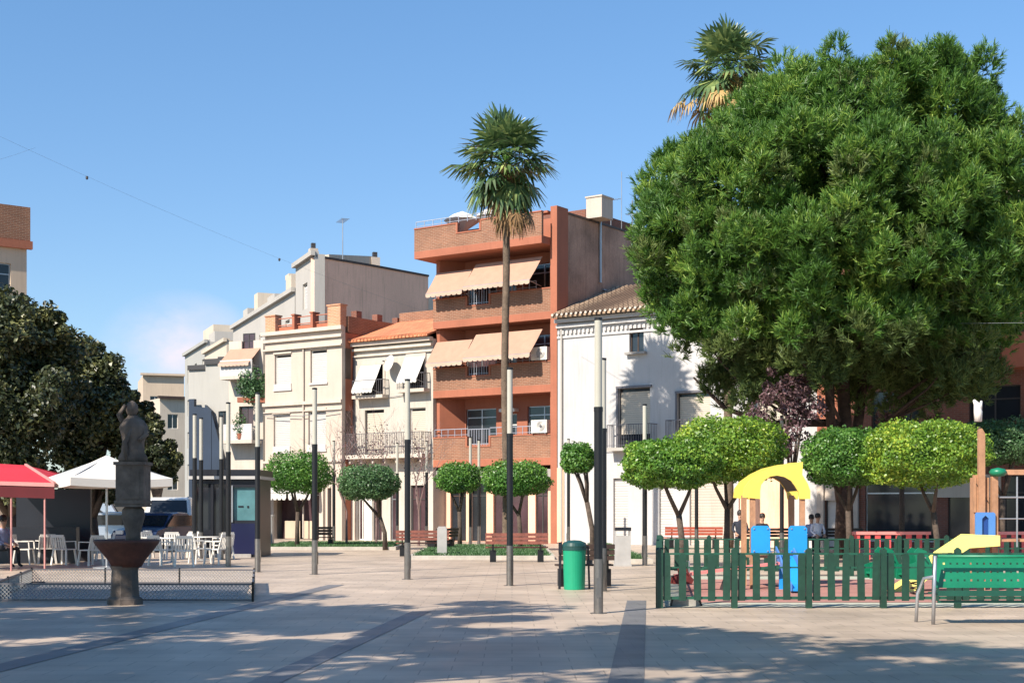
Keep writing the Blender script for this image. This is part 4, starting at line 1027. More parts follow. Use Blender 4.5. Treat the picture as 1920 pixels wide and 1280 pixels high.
# ---- the big pine
def pine():
    global rng
    rng = np.random.default_rng(23)
    Y = 45.0; sc = Y/F
    sil = [(66,1590,1665),(84,1520,1730),(104,1490,1800),(150,1425,1845),(200,1372,1880),(250,1318,1905),(300,1268,1930),(332,1190,1950),(400,1158,1955),(500,1158,1960),
           (560,1185,1955),(620,1235,1930),(680,1290,1900),(730,1340,1850),(775,1390,1760)]
    zs = np.array([CAMZ+(HZ-s[0])*sc for s in sil][::-1]); L = np.array([(s[1]-960)*sc for s in sil][::-1]); Rr = np.array([(s[2]-960)*sc for s in sil][::-1])
    base = ((1590-960)*sc, Y+0.5, 0)
    t = thing('pine_tree', 'very large rounded pine filling the upper right of the square behind the playground', 'tree', base)
    # primary clumps carried by the main limbs, then small sprays over each clump
    prim = []; tries = 0
    while len(prim) < 175 and tries < 60000:
        tries += 1
        z = rng.uniform(zs[0]+0.7, zs[-1]-1.85)
        l, r_ = np.interp(z, zs, L), np.interp(z, zs, Rr)
        c = (l+r_)/2; rad = (r_-l)/2; a = rng.random()*6.2832
        pr = rng.uniform(0.70, 1.40)
        f = 1.0 if rng.random() < 0.72 else rng.uniform(0.3, 0.8)
        rr_ = max(rad-pr*1.22, 0.05)*f
        x = c+math.cos(a)*rr_; y = math.sin(a)*min(rr_, 6.2)
        if y > 3.5 and rng.random() < 0.5: continue
        if ok_gap(x, z, y): continue
        if any((x-q[0])**2+(y-q[1])**2+(z-q[2])**2 < (0.62*(pr+q[3]))**2 for q in prim): continue
        prim.append((x, y, z, pr, c))
    lobes = []
    for (x, y, z, pr, c) in prim:
        m_ = int(7+9*pr*pr)
        for j in range(m_):
            dv = rng.normal(size=3); dv[2] = dv[2]*0.8+0.25; dv /= np.linalg.norm(dv)
            rl = rng.uniform(0.30, 0.52); q_ = pr*rng.uniform(0.55, 1.08)
            lobes.append((x+dv[0]*q_, y+dv[1]*q_, z+dv[2]*q_*0.85, rl, c))
    P = []; Dr = []; Q = []; K = []
    for (x, y, z, rl, c) in lobes:
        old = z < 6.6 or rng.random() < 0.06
        nt_ = int(150*rl*rl)
        d = rng.normal(size=(nt_, 3)); d /= np.linalg.norm(d, axis=1)[:, None]
        d[:, 2] = d[:, 2]*0.85 + 0.35
        d /= np.linalg.norm(d, axis=1)[:, None]
        r0 = rl*(0.55+0.45*rng.random(nt_))[:, None]
        p = np.array([x, y, z]) + d*r0*np.array([0.95, 0.95, 1.05])
        up = d*0.75 + np.array([0, 0, 0.70]); up /= np.linalg.norm(up, axis=1)[:, None]
        P.append(p); Dr.append(up); K.append(np.full(nt_, 1 if old else 0))
    P = np.concatenate(P); Dr = np.concatenate(Dr); K = np.concatenate(K)
    nb = 17; n = len(P)
    Pn = np.repeat(P, nb, 0); Dn = np.repeat(Dr, nb, 0); Kn = np.repeat(K, nb)
    jit = rng.normal(size=Pn.shape)*0.50
    dirn = Dn+jit; dirn /= np.linalg.norm(dirn, axis=1)[:, None]
    ln = rng.uniform(0.13, 0.25, len(Pn))[:, None]; wd = rng.uniform(0.017, 0.030, len(Pn))[:, None]
    side = np.cross(dirn, rng.normal(size=Pn.shape)); side /= np.linalg.norm(side, axis=1)[:, None]
    st = Pn + Dn*rng.uniform(-0.08, 0.10, len(Pn))[:, None]
    q = np.stack([st-side*wd*0.6, st+side*wd*0.6, st+dirn*ln+side*wd*0.25, st+dirn*ln-side*wd*0.25], axis=1)
    q -= np.array([base[0], 0.5, 0])
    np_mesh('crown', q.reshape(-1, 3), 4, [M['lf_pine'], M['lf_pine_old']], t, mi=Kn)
    # trunks and limbs
    segs = []; ox = base[0]
    def W_(px, py, y): p = PX(px, py, Y); return (p.x-ox, y, p.z)
    segs.append(([(0, 0, -0.1), (0.02, 0, 2.4), W_(1592, 800, 0.0), W_(1588, 640, 0.2), W_(1570, 420, 0.0), W_(1600, 200, 0)], [0.34, 0.25, 0.22, 0.19, 0.13, 0.05]))
    segs.append(([(-0.1, 0, 1.8), W_(1560, 780, -0.3), W_(1555, 700, -0.5), W_(1480, 540, -0.6), W_(1400, 330, -0.4)], [0.17, 0.16, 0.15, 0.12, 0.05]))
    segs.append(([(0.15, 0, 2.3), W_(1622, 780, 0.3), W_(1640, 640, 0.5), W_(1720, 430, 0.4), W_(1790, 220, 0.2)], [0.18, 0.17, 0.15, 0.11, 0.05]))
    segs.append(([W_(1592, 720, 0), W_(1480, 640, -1.5), W_(1340, 560, -2.0), W_(1230, 470, -1.5)], [0.17, 0.13, 0.09, 0.04]))
    segs.append(([W_(1592, 790, 0), W_(1450, 790, 0.5), W_(1370, 760, 0.7), W_(1310, 700, 0.8)], [0.14, 0.11, 0.08, 0.03]))
    segs.append(([W_(1640, 640, 0.5), W_(1760, 590, 0.2), W_(1870, 500, -0.2)], [0.15, 0.10, 0.04]))
    segs.append(([W_(1640, 700, 0.5), W_(1700, 660, -1.5), W_(1790, 640, -2.2)], [0.12, 0.08, 0.03]))
    for (x, y, z, rl, c) in prim[::2]:
        zc = max(z-1.3-abs(x-c)*0.28, 4.3)
        segs.append(([(x*0.35+c*0.65-ox+0.0, y*0.35-0.5, zc), (x*0.75+c*0.25-ox, y*0.75-0.5, (z+zc)/2), (x*0.92+c*0.08-ox, y*0.9-0.5, z-0.3)], [0.055, 0.035, 0.012]))
    limb_mesh('trunk', M['bark_pine'], t, segs)
def ok_gap(x, z, y):
    # openings and dark hollows seen in the crown
    if y > 0.5: return False
    for gx, gz, gr in ((12.4, 13.0, 0.75), (8.6, 11.3, 0.4), (13.2, 9.8, 0.75), (9.3, 8.3, 0.3), (10.6, 5.3, 0.9), (11.5, 5.6, 0.7)):
        if (x-gx)**2+(z-gz)**2 < gr*gr: return True
    return False
pine()

# ---- fan palms
def fan_palm(name, label, px, Y, py_c, trunk_r, dead, R_=1.75, nf=54, base_z=0.0, green=1.0, dspread=(-86, -58)):
    sc = Y/F; c = PX(px, py_c, Y); t = thing(name, label, 'palm tree', (c.x, Y, base_z))
    H = c.z
    fr = []; stem = MB()
    def frond(elev, az_, plen, fl, droop):
        d = np.array([math.cos(az_)*math.cos(elev), math.sin(az_)*math.cos(elev), math.sin(elev)])
        o = np.array([0, 0, H])
        hub = o + d*plen + np.array([0, 0, -0.10*plen*math.cos(elev)])
        side = np.array([-math.sin(az_), math.cos(az_), 0.0]); nrm = np.cross(side, d)
        q = []
        K_ = 17
        for k in range(K_):
            a = (k/(K_-1)-0.5)*R(230); dd = d*math.cos(a)+side*math.sin(a)
            dd = dd + nrm*(0.07*(k % 2)+0.06*rng.normal()); dd /= np.linalg.norm(dd)
            L_ = fl*(0.72+0.28*math.cos(a*0.7))*rng.uniform(0.9, 1.08)
            hw = L_*0.062
            s_ = np.cross(dd, nrm+0.18*rng.normal(size=3)); s_ /= np.linalg.norm(s_)
            p0 = hub; p1 = hub+dd*L_*0.55+np.array([0,0,-0.05*L_]); p2 = p1 + (dd*0.45*(1-droop*0.45)+np.array([0,0,-droop*0.45]))*L_
            q += [p0-s_*0.010, p0+s_*0.010, p1+s_*hw, p1-s_*hw, p1-s_*hw, p1+s_*hw, p2+s_*hw*0.18, p2-s_*hw*0.18]
        stem.tube([o+d*0.1-np.array([0,0,0.15]), o+d*plen*0.5, hub], [0.022, 0.016, 0.011], 4, cap=False)
        return q
    alive = []; dd_ = []
    for k in range(nf):
        u = (k+0.5)/nf
        elev = R(84-152*u); az_ = k*2.39996+rng.uniform(-0.35, 0.35)
        alive += frond(elev+rng.uniform(-0.18, 0.18), az_, R_*rng.uniform(0.34, 0.62), R_*rng.uniform(0.42, 0.56), 0.15+0.65*u)
    np_mesh('crown', np.array(alive), 4, M['lf_palm'], t)
    for k in range(dead):
        elev = R(rng.uniform(*dspread)); az_ = k*2.39996
        dd_ += frond(elev, az_, R_*rng.uniform(0.35, 1.15), R_*rng.uniform(0.25, 0.42), 1.0)
    # hanging dead strands
    n = dead*26
    p = np.stack([rng.normal(0, 0.20, n), rng.normal(0, 0.20, n), H-rng.uniform(0.2, 1.1, n)], 1)
    l = rng.uniform(0.3, 1.3, n)[:, None]; dr = np.stack([rng.normal(0, 0.12, n), rng.normal(0, 0.12, n), -np.ones(n)], 1)
    s = np.cross(dr, rng.normal(size=(n, 3))); s /= np.linalg.norm(s, axis=1)[:, None]
    q = np.stack([p-s*0.012, p+s*0.012, p+dr*l+s*0.008, p+dr*l-s*0.008], 1).reshape(-1, 3)
    np_mesh('dead_fronds', np.concatenate([np.array(dd_), q]), 4, M['lf_dead'] if green < 1 else M['needle_brown'], t)
    stem.build('frond_stalks', M['lf_green'], t, fixn=False)
    b = MB(); nseg = 40; pts = []; rad = []
    for k in range(nseg+1):
        z = (H-0.1)*k/nseg; pts.append((0.03*math.sin(z*0.7), 0.02*math.cos(z*0.5), z-0.05)); rad.append(trunk_r*(1.25 if k < 2 else 1.0)*(1+0.05*(k % 2))*(1-0.12*k/nseg))
    b.tube(pts, rad, 10); b.build('trunk', M['bark_palm'], t, smooth=True)
    return t
fan_palm('palm_tree', 'tall thin fan palm standing alone in front of the salmon block', 948, 54, 300, 0.15, 14, R_=2.25, nf=62)
fan_palm('palm_tree', 'taller fan palm with orange dead fronds rising behind the big pine', 1366, 57, 126, 0.17, 40, R_=2.25, nf=54, green=0.5, dspread=(-84, -28))

# ---- dark leafy trees on the left
def leafy_tree(name, label, px, Y, lobes, leafm, n, size, trunk_r=0.28, group=None, th=None, kind='tree'):
    "lobes: (px, py, radius_px, depth offset)"
    sc = Y/F; base = ((px-960)*sc, Y, 0); t = thing(name, label, kind, base, 0, group)
    Q = []; tot = sum(l[2]**2 for l in lobes)
    segs = []; H0 = 0.0
    cz = min(PX(l[0], l[1], Y).z-l[2]*sc for l in lobes); zf = max(cz*0.75, 1.2)
    segs.append(([(0, 0, -0.05), (0.03, 0, zf*0.5), (0, 0, zf)], [trunk_r*1.2, trunk_r, trunk_r*0.85]))
    for (lx, ly, lr, dy_) in lobes:
        c = PX(lx, ly, Y); c = np.array([c.x-base[0], dy_, c.z]); r_ = lr*sc
        m_ = int(n*lr*lr/tot)
        nsub = max(8, int(16*r_))
        for j in range(nsub):
            dv = rng.normal(size=3); dv /= np.linalg.norm(dv)
            cc = c + dv*r_*rng.uniform(0.15, 0.9); rs = r_*rng.uniform(0.26, 0.48)
            p, d = leaf_cloud(cc, (rs, rs, rs*0.8), m_//nsub, size, 0.45)
            Q.append(leaf_quads(p, d*0.7+np.array([0, 0, 0.35]), size, 0.9))
        segs.append(([(0, 0, zf-0.1), (c[0]*0.5, c[1]*0.5, (zf+c[2])/2), tuple(c)], [trunk_r*0.6, trunk_r*0.4, trunk_r*0.12]))
    np_mesh('crown', np.concatenate(Q), 4, leafm, t)
    limb_mesh('trunk', M['bark'], t, segs)
    return t
rng = np.random.default_rng(31)
GL = 'dark evergreen trees along the left side of the square'
leafy_tree('evergreen_tree', 'tallest dark evergreen tree, at the left edge below the tan brick building', 20, 50, [(60,880,60,-1.5),(-20,880,60,-1.5),(-40,660,130,0),(30,640,95,-1),(75,690,85,0.5),(20,760,110,-1.5),(75,632,52,0),(-60,580,60,0),(15,590,52,0),(95,770,80,-1.5),(60,830,70,-1.5),(55,592,50,0),(105,640,52,0)], M['lf_dark'], 60000, 0.19, group=GL)
leafy_tree('evergreen_tree', 'dark evergreen tree behind the white parasol and the fountain figure', 170, 54, [(150,905,45,-1.0),(215,900,42,-0.5),(140,700,75,0),(175,730,80,0),(120,790,80,-1),(200,790,72,-1),(205,710,45,0),(150,660,42,0),(235,770,42,0.5),(150,850,60,-1),(235,840,55,0),(115,655,48,0),(165,690,52,0),(215,745,50,0),(230,800,55,0)], M['lf_dark'], 56000, 0.19, group=GL)
leafy_tree('evergreen_tree', 'smaller dark tree at the street mouth, right of the fountain figure', 295, 60, [(280,830,40,0),(300,860,42,0),(270,870,45,0),(312,880,28,0),(285,790,24,0)], M['lf_dark'], 16000, 0.19, 0.18, group=GL)

# purple-leaved plum and sparse pinkish trees
leafy_tree('plum_tree', 'sparse purple-leaved tree between the pine trunks and the trimmed yellow-tipped tree', 1482, 42.5, [(1470,725,45,0),(1500,765,55,0),(1430,780,45,0),(1485,825,50,0),(1520,700,32,0)], M['lf_plum'], 4200, 0.12, 0.09)
leafy_tree('plum_tree', 'sparse purple-leaved tree behind the bright trimmed tree, right of the pine trunks', 1690, 48, [(1690,740,50,0),(1700,680,45,0),(1665,780,35,0),(1720,720,35,0)], M['lf_plum'], 3600, 0.12, 0.09)
def twig_tree(label, px, Y, py_top, w, n=340):
    sc = Y/F; base = ((px-960)*sc, Y, 0); t = thing('bare_tree', label, 'tree', base, 0, 'sparse pinkish trees in front of the houses')
    H_ = PX(px, py_top, Y).z; b = MB()
    def grow(p, d, l, r_, k):
        e = p+d*l; b.tube([p, (p+e)/2+Vector((random.uniform(-.03,.03),0,0)), e], [r_, r_*0.8, r_*0.62], 5 if k < 2 else 3, cap=False)
        if k < 6:
            for _ in range(2 if k else 3):
                nd = (d + Vector((random.uniform(-1,1), random.uniform(-1,1), random.uniform(-0.1,0.7)))*0.55).normalized()
                grow(e, nd, l*random.uniform(0.68, 0.88), r_*0.60, k+1)
    grow(Vector((0,0,0)), Vector((0,0,1)), H_*0.30, 0.06, 0)
    b.build('trunk', M['twig'], t, fixn=False)
    p, d = leaf_cloud((0, 0, H_*0.75), (w*sc, w*sc*0.8, H_*0.28), n, 0.1); np_mesh('crown', leaf_quads(p, d, 0.09), 4, M['lf_plum'], t)
twig_tree('bare pinkish tree beside the shaded side of the cream house', 650, 58, 800, 40)
twig_tree('bare pinkish tree in front of the iron balcony of the off-white house', 705, 59, 790, 36)
twig_tree('bare pinkish tree left of the salmon block, behind a lamp column', 785, 60, 805, 34)

# ---- tall plane trees beside and behind the viewer: they throw the dappled shade on the paving
def shade_tree(label, x, y, hc, rad, n, size, gap):
    t = thing('shade_tree', label, 'tree', (x, y, 0), 0, 'broad-leaved shade trees around the viewer')
    Q = []; segs = [([(0, 0, 0), (0.05, 0.05, hc*0.35), (0, 0, hc*0.6)], [0.28, 0.22, 0.18])]
    nb = 46
    for j in range(nb):
        dv = rng.normal(size=3); dv /= np.linalg.norm(dv); dv[2] *= 0.45
        cc = np.array([0, 0, hc]) + dv*rad*rng.uniform(0.2, 1.05)
        rs = rng.uniform(0.35, 0.85)*gap
        p, d = leaf_cloud(cc, (rs, rs, rs*0.6), n//nb, size, 0.2); Q.append(leaf_quads(p, d, size, 1.0, 0.7))
        segs.append(([(0, 0, hc*0.55), tuple(cc*0.5+np.array([0, 0, hc*0.4])), tuple(cc)], [0.07, 0.045, 0.015]))
    np_mesh('crown', np.concatenate(Q), 4, M['lf_green'], t); limb_mesh('trunk', M['bark'], t, segs)
for (sx, sy, h_, r_, n_, lab) in [
    (1.2, 16.0, 9.0, 3.7, 10500, 'tall shade tree standing left of the viewer, its crown above the picture'),
    (-3.4, 21.4, 9.0, 4.2, 12500, 'shade tree farther left of the viewer, out of the picture'),
    (-4.5, 14.8, 8.6, 3.9, 12000, 'low-crowned shade tree at the left, nearest the paving bands'),
    (-8.2, 24.6, 8.2, 4.0, 15000, 'shade tree standing beyond the left edge near the fountain'),
    (-9.5, 18.8, 8.2, 4.2, 14000, 'shade tree beyond the left edge beside the fountain'),
    (-15.5, 31.0, 8.0, 3.8, 12000, 'shade tree beyond the left edge behind the red awning'),
    (-16.0, 37.5, 7.5, 3.4, 10000, 'shade tree beyond the left edge over the red awning'),
    (5.2, 13.0, 11.0, 3.8, 12500, 'shade tree standing behind the viewer to the left'),
    (9.8, 13.0, 15.5, 3.9, 11000, 'shade tree standing directly behind the viewer')]:
    k_ = h_/math.tan(R(SUN_EL))
    shade_tree(lab, sx-k_*math.sin(R(SUN_AZ)), sy-k_*math.cos(R(SUN_AZ)), h_, r_, n_, 0.24, 1.3)

# ============================================================ light columns
def lamp_column():
    t = thing('light_column', '', 'street lamp', (0,0,0), 0, 'slim black light columns with pale tops')
    b = MB(); b.lathe([(0.072, 0.0), (0.072, 0.83)], (0,0,0), 16); b.lathe([(0.13, 0.0), (0.13, 0.015), (0.075, 0.02)], (0,0,0), 16); b.build('steel_sleeve', M['steel'], t, smooth=False)
    b = MB(); b.lathe([(0.066, 0.83), (0.066, 3.10), (0.052, 3.12)], (0,0,0), 16); b.build('shaft', M['black'], t)
    b = MB(); b.box(-0.035, 0.035, -0.079, -0.068, 0.25, 0.55); b.box(-0.075, 0.075, -0.006, 0.006, 0.826, 0.834); b.build('hatch', M['steel'], t)
    b = MB(); b.lathe([(0.058, 3.12), (0.058, 4.43), (0.05, 4.46)], (0,0,0), 16); b.build('lamp_tube', M['diffuser'], t)
    b = MB(); b.lathe([(0.070, 3.06), (0.070, 3.13)], (0,0,0), 16); b.lathe([(0.062, 4.44), (0.062, 4.48), (0.0, 4.49)], (0,0,0), 16); b.build('collar', M['black'], t)
    return t
poles = [(1122, 1150, 'nearest and tallest-looking light column, right of the green bin'),
         (1131, 1108, 'light column half hidden behind the nearest column'),
         (956, 1098, 'light column standing in line with the palm trunk'),
         (764, 1086, 'light column in front of the balcony house, left of the palm'),
         (590, 1077, 'light column in front of the right half of the cream house'),
         (483, 1072, 'light column at the right corner of the dark kiosk'),
         (428, 1062, 'light column in front of the dark kiosk'),
         (415, 1048, 'light column behind the one in front of the dark kiosk'),
         (377, 1046, 'right one of the two light columns close together at the left end of the kiosk'),
         (365, 1050, 'leftmost light column, at the left end of the kiosk'),
         (882, 1012+14, 'left one of the two far light columns in front of the salmon block'),
         (898, 1012+11, 'right one of the two far light columns in front of the salmon block'),
         (745, 1012+8, 'far light column beside the darker trimmed tree'),
         (800, 1012+10, 'far light column before the corner of the salmon block'),
         (1066, 1012+12, 'far light column before the foot of the white house, left of the nearest column'),
         (1209, 1060, 'light column partly hidden by the light green trimmed tree'),
         (626, 1012+10, 'far light column beside the pale pilaster of the cream house'),
         (1466, 1012+36, 'light column seen through the yellow arch'),
         (1306, 1012+22, 'far light column behind the long red bench')]
proto = lamp_column()
for i, (px, py, lab) in enumerate(poles):
    Y = GY(py); loc = ((px-960)/F*Y, Y, 0)
    if i == 0: proto.location = loc; proto['label'] = lab
    else: dup(proto, loc, 0.3*i, lab)

# ============================================================ turf strips with kerbs along the far edge
def strip(px0, px1, py0, py1, lab):
    Yf = GY(py1); Yb = GY(py0); xa = (px0-960)/F*Yf; xb_ = (px1-960)/F*Yf
    r = thing('turf_strip', lab, 'planting strip', (xa, Yf, 0))
    W_ = xb_-xa; D_ = Yb-Yf
    b = MB(); b.box(0, W_, 0, 0.12, 0, 0.13); b.box(0, W_, D_-0.12, D_, 0, 0.13); b.box(0, 0.12, 0.12, D_-0.12, 0, 0.13); b.box(W_-0.12, W_, 0.12, D_-0.12, 0, 0.13); b.build('kerb', M['kerb'], r)
    b = MB(); b.box(0.12, W_-0.12, 0.12, D_-0.12, 0, 0.10); b.build('turf', M['hedge_grass'], r)
    n = int(W_*D_*160); p = np.stack([rng.uniform(0.15, W_-0.15, n), rng.uniform(0.15, D_-0.15, n), np.full(n, 0.12)], 1)
    d = np.stack([rng.normal(0, 0.6, n), rng.normal(0, 0.6, n), np.ones(n)], 1); s = np.cross(d, rng.normal(size=(n, 3))); s /= np.linalg.norm(s, axis=1)[:, None]
    q = np.stack([p-s*0.012, p+s*0.012, p+d*0.09+s*0.004, p+d*0.09-s*0.004], 1)
    o = np_mesh('grass_blades', q.reshape(-1, 3), 4, M['lf_dim'], r); o['kind'] = 'stuff'
strip(480, 742, 1022, 1031, 'narrow turf strip with stone kerb in front of the cream house')
strip(765, 1040, 1028, 1049, 'turf strip with stone kerb between the red-brown benches and the salmon block')
strip(1150, 1225, 1026, 1056, 'short turf strip with stone kerb right of the pale litter bin')

# ============================================================ benches
def wood_bench(name, label, loc, rz, w, m=M['bench_wood'], group=None, h=0.86, facing_away=True):
    t = thing(name, label, 'bench', loc, rz, group)
    for k in range(3):
        z = 0.54+k*0.115; b = MB(); b.box(-w/2, w/2, -0.005-0.02*k, 0.035-0.02*k, z, z+0.095); b.build('back_slat', m, t)
    for k in range(4):
        b = MB(); b.box(-w/2, w/2, 0.10+k*0.105, 0.185+k*0.105, 0.42, 0.455); b.build('seat_slat', m, t)
    for s in (-w*0.38, w*0.38):
        b = MB(); b.box(s-0.03, s+0.03, 0.04, 0.50, 0.36, 0.418); b.box(s-0.09, s+0.09, 0.10, 0.42, 0.0, 0.36); b.bar((s, 0.07, 0.38), (s, 0.0, 0.86), 0.05, 0.05); b.build('leg', M['black'], t)
    return t
def gloc(px, py): Y = GY(py); return ((px-960)/F*Y, Y, 0)
wood_bench('wooden_bench', 'red-brown slatted bench beside the palm-side light column', gloc(969, 1054), 0.0, 1.85, group='red-brown slatted benches')
wood_bench('wooden_bench', 'red-brown slatted bench behind the light column left of the palm', gloc(792, 1043), 0.02, 1.75, group='red-brown slatted benches')
wood_bench('wooden_bench', 'dark bench seen end-on just right of the pale grey pillar', gloc(838, 1034), R(60), 1.5, M['wood_dark'], group='red-brown slatted benches')
wood_bench('wooden_bench', 'long brick-red bench behind the green fence, left of the yellow arch', gloc(1301, 1029), 0.0, 2.25, M['bench_red'], group='red-brown slatted benches')
wood_bench('wooden_bench', 'low dark bench at the foot of the cream house, beside a light column', gloc(604, 1028), 0.0, 0.8, M['wood_dark'], group='red-brown slatted benches')
wood_bench('wooden_bench', 'dark slatted bench partly hidden by the bright green bin and the nearest light column', gloc(1100, 1100), R(8), 1.15, M['wood_dark'], group='red-brown slatted benches')
# people's bench
wood_bench('wooden_bench', 'dark bench with people sitting on it behind the yellow arch', gloc(1500, 1034), R(180), 4.6, M['wood_dark'], group='red-brown slatted benches')

# green perforated steel bench, seen from behind
def steel_bench():
    Y = GY(1172)+0.0; x0 = (1760-960)/F*Y; sc = Y/F
    t = thing('perforated_bench', 'green perforated steel bench on pale legs, seen from behind at the right edge', 'bench', (x0, Y, 0))
    Wb = 2.3; z0 = 0.50; z1 = 0.92
    hs = []
    for j in range(3):
        for i in range(24):
            x = 0.12+i*0.092; z = z0+0.09+j*0.115; hs.append((x, x+0.028, z, z+0.028))
    bo = wall(Wb, z0, z1, hs, 0, 0.004)
    o = bo.build('backrest', M['green_metal'], t, fixn=False); o.location = (0, 0.02, 0); o.rotation_euler = (R(-8), 0, 0); o.location = (0, 0.09, 0.01)
    b = MB(); b.tube([(0, 0.03, z1+0.02), (Wb, 0.03, z1+0.02)], 0.022, 8); b.build('top_rail', M['green_metal'], t, smooth=True)
    b = MB(); b.box(0.0, Wb, 0.04, 0.50, 0.41, 0.432)
    b.box(0.0, Wb, 0.02, 0.05, 0.40, 0.475); b.build('seat', M['green_dark'], t)
    b = MB(); b.box(0.02, Wb, 0.10, 0.13, 0.30, 0.335); b.build('stretcher', M['green_dark'], t)
    for x in (-0.045, Wb-0.3):
        b = MB()
        b.tube([(x, 0.10, 0.0), (x, 0.06, 0.42), (x, 0.005, 0.95)], 0.026, 8); b.tube([(x-0.115, 0.52, 0.0), (x-0.10, 0.50, 0.40), (x-0.02, 0.46, 0.62), (x, 0.08, 0.66)], 0.024, 8)
        b.build('leg', M['frame_alu'], t, smooth=True)
steel_bench()

# ============================================================ bins and pillar
t = thing('litter_bin', 'bright green round bin with dark lid standing on the paving', 'litter bin', gloc(1077, 1105))
b = MB(); b.lathe([(0.20, 0.0), (0.205, 0.02), (0.225, 0.80), (0.23, 0.83)], (0,0,0), 28); b.build('body', M['bin_green'], t, smooth=False)
for k in range(len(t.children)): pass
b = MB(); b.lathe([(0.235, 0.82), (0.24, 0.86), (0.225, 0.92), (0.12, 0.965), (0.0, 0.975)], (0,0,0), 28); b.lathe([(0.238, 0.78), (0.238, 0.82)], (0,0,0), 28); b.build('lid', M['bin_lid'], t)
b = MB(); b.bar((-0.27, 0.05, 0.90), (-0.29, 0.08, 0.0), 0.05, 0.03); b.bar((0.27, 0.08, 0.86), (0.30, 0.10, 0.0), 0.04, 0.03); b.bar((-0.29, 0.05, 0.84), (0.29, 0.07, 0.84), 0.03, 0.04); b.box(-0.31, -0.24, -0.02, 0.12, 0.72, 0.93); b.box(0.24, 0.36, 0.02, 0.12, 0.50, 0.58); b.build('stand', M['kiosk_frame'], t)
t = thing('litter_bin', 'pale grey litter bin with dark open top, right of the nearest light column', 'litter bin', gloc(1167, 1061))
b = MB(); b.box(-0.22, 0.22, -0.16, 0.16, 0.06, 0.84); b.box(-0.24, 0.24, -0.18, 0.18, 0.0, 0.06); b.build('body', M['litter_grey'], t)
for x_ in (0.18, -0.22):
    b = MB(); b.box(x_, x_+0.04, -0.16, 0.16, 0.84, 0.98); b.build('post', M['litter_grey'], t)
b = MB(); b.box(-0.20, 0.23, -0.17, 0.17, 0.98, 1.07); b.build('lid', M['kiosk_frame'], t)
t = thing('stone_pillar', 'pale grey pillar with dark foot blocks beside the bench', 'bollard', gloc(829, 1047))
b = MB(); b.box(-0.15, 0.15, -0.12, 0.12, 0.0, 0.98); b.box(-0.12, 0.12, -0.10, 0.10, 0.98, 1.02); b.build('shaft', M['litter_grey'], t)
b = MB(); b.box(-0.24, -0.16, -0.15, 0.15, 0, 0.2); b.box(0.16, 0.24, -0.15, 0.15, 0, 0.2); b.build('foot', M['black'], t)

# ============================================================ playground fence
def picket_fence(label, a, c, top=0.90, step=0.232, pw=0.115, m=M['fence_green'], rm=M['fence_light'], posts=1.17, group='green picket fences of the playground'):
    a = Vector((*a, 0)); c = Vector((*c, 0)); d = c-a; L_ = d.length
    t = thing('picket_fence', label, 'fence', a, math.atan2(d.y, d.x), group)
    n = int(L_/step)
    b = MB(); b.box(0.0, L_, 0.0, 0.03, 0.855, 0.885); b.build('rail', rm, t)
    b = MB(); b.box(0.0, L_, 0.0, 0.03, 0.64, 0.665); b.build('rail', rm, t)
    b = MB(); b.box(0.0, L_, 0.0, 0.035, 0.145, 0.19); b.build('rail', rm, t)
    for k in range(n):
        x = (k+0.5)*L_/n
        b = MB(); j1 = random.uniform(-.008, .008); j2 = random.uniform(-.010, .010); jz = random.uniform(-.012, .008); b.prism([(x-pw/2+j1, 0.13+jz), (x+pw/2+j1, 0.13+jz), (x+pw/2+j2, 0.84+jz), (x+pw*0.25+j2, top-0.015+jz), (x-pw*0.25+j2, top-0.015+jz), (x-pw/2+j2, 0.84+jz)], -0.024, -0.002)
        o = b.build('picket', m, t)
    np_ = max(1, round(L_/posts))
    for k in range(np_+1):
        x = k*L_/np_
        b = MB(); b.box(x-0.045, x+0.045, -0.06, 0.05, 0.0, top+0.03); b.prism([(x-0.045, top+0.03), (x+0.045, top+0.03), (x, top+0.07)], -0.06, 0.05); b.build('post', m, t)
    return t
picket_fence('front run of the dark green picket fence, closest to the viewer', (2.36, 22.7), (8.30, 22.7))
picket_fence('left side run of the dark green picket fence, receding from the corner', (3.45, 33.3), (2.36, 22.76))
picket_fence('rear run of the dark green picket fence behind the play towers', (3.5, 33.3), (12.4, 33.3), group='green picket fences of the playground')
# low red barriers beyond
def red_barrier(label, px0, px1, Y):
    x0 = (px0-960)/F*Y; x1 = (px1-960)/F*Y
    t = thing('red_barrier', label, 'barrier', (x0, Y, 0), 0, 'low red slatted barriers'); W_ = x1-x0
    b = MB(); b.box(-0.05, W_+0.05, -0.03, 0.06, 0.83, 0.92); b.build('top_rail', M['pink_paint'], t)
    for k in range(int(W_/0.30)):
        x = 0.08+k*0.30; b = MB(); b.box(x, x+0.16, 0, 0.03, 0.10, 0.83); b.build('slat', M['red_paint'], t)
    for x in (0.0, W_-0.06):
        b = MB(); b.box(x, x+0.06, 0.03, 0.09, 0, 0.83); b.build('post', M['red_paint'], t)
red_barrier('low red barrier with pink top rail left of the forked tree trunk', 1597, 1742, 41.2)
red_barrier('low red barrier with pink top rail at the right edge, beyond the timber tower', 1872, 1965, 41.2)

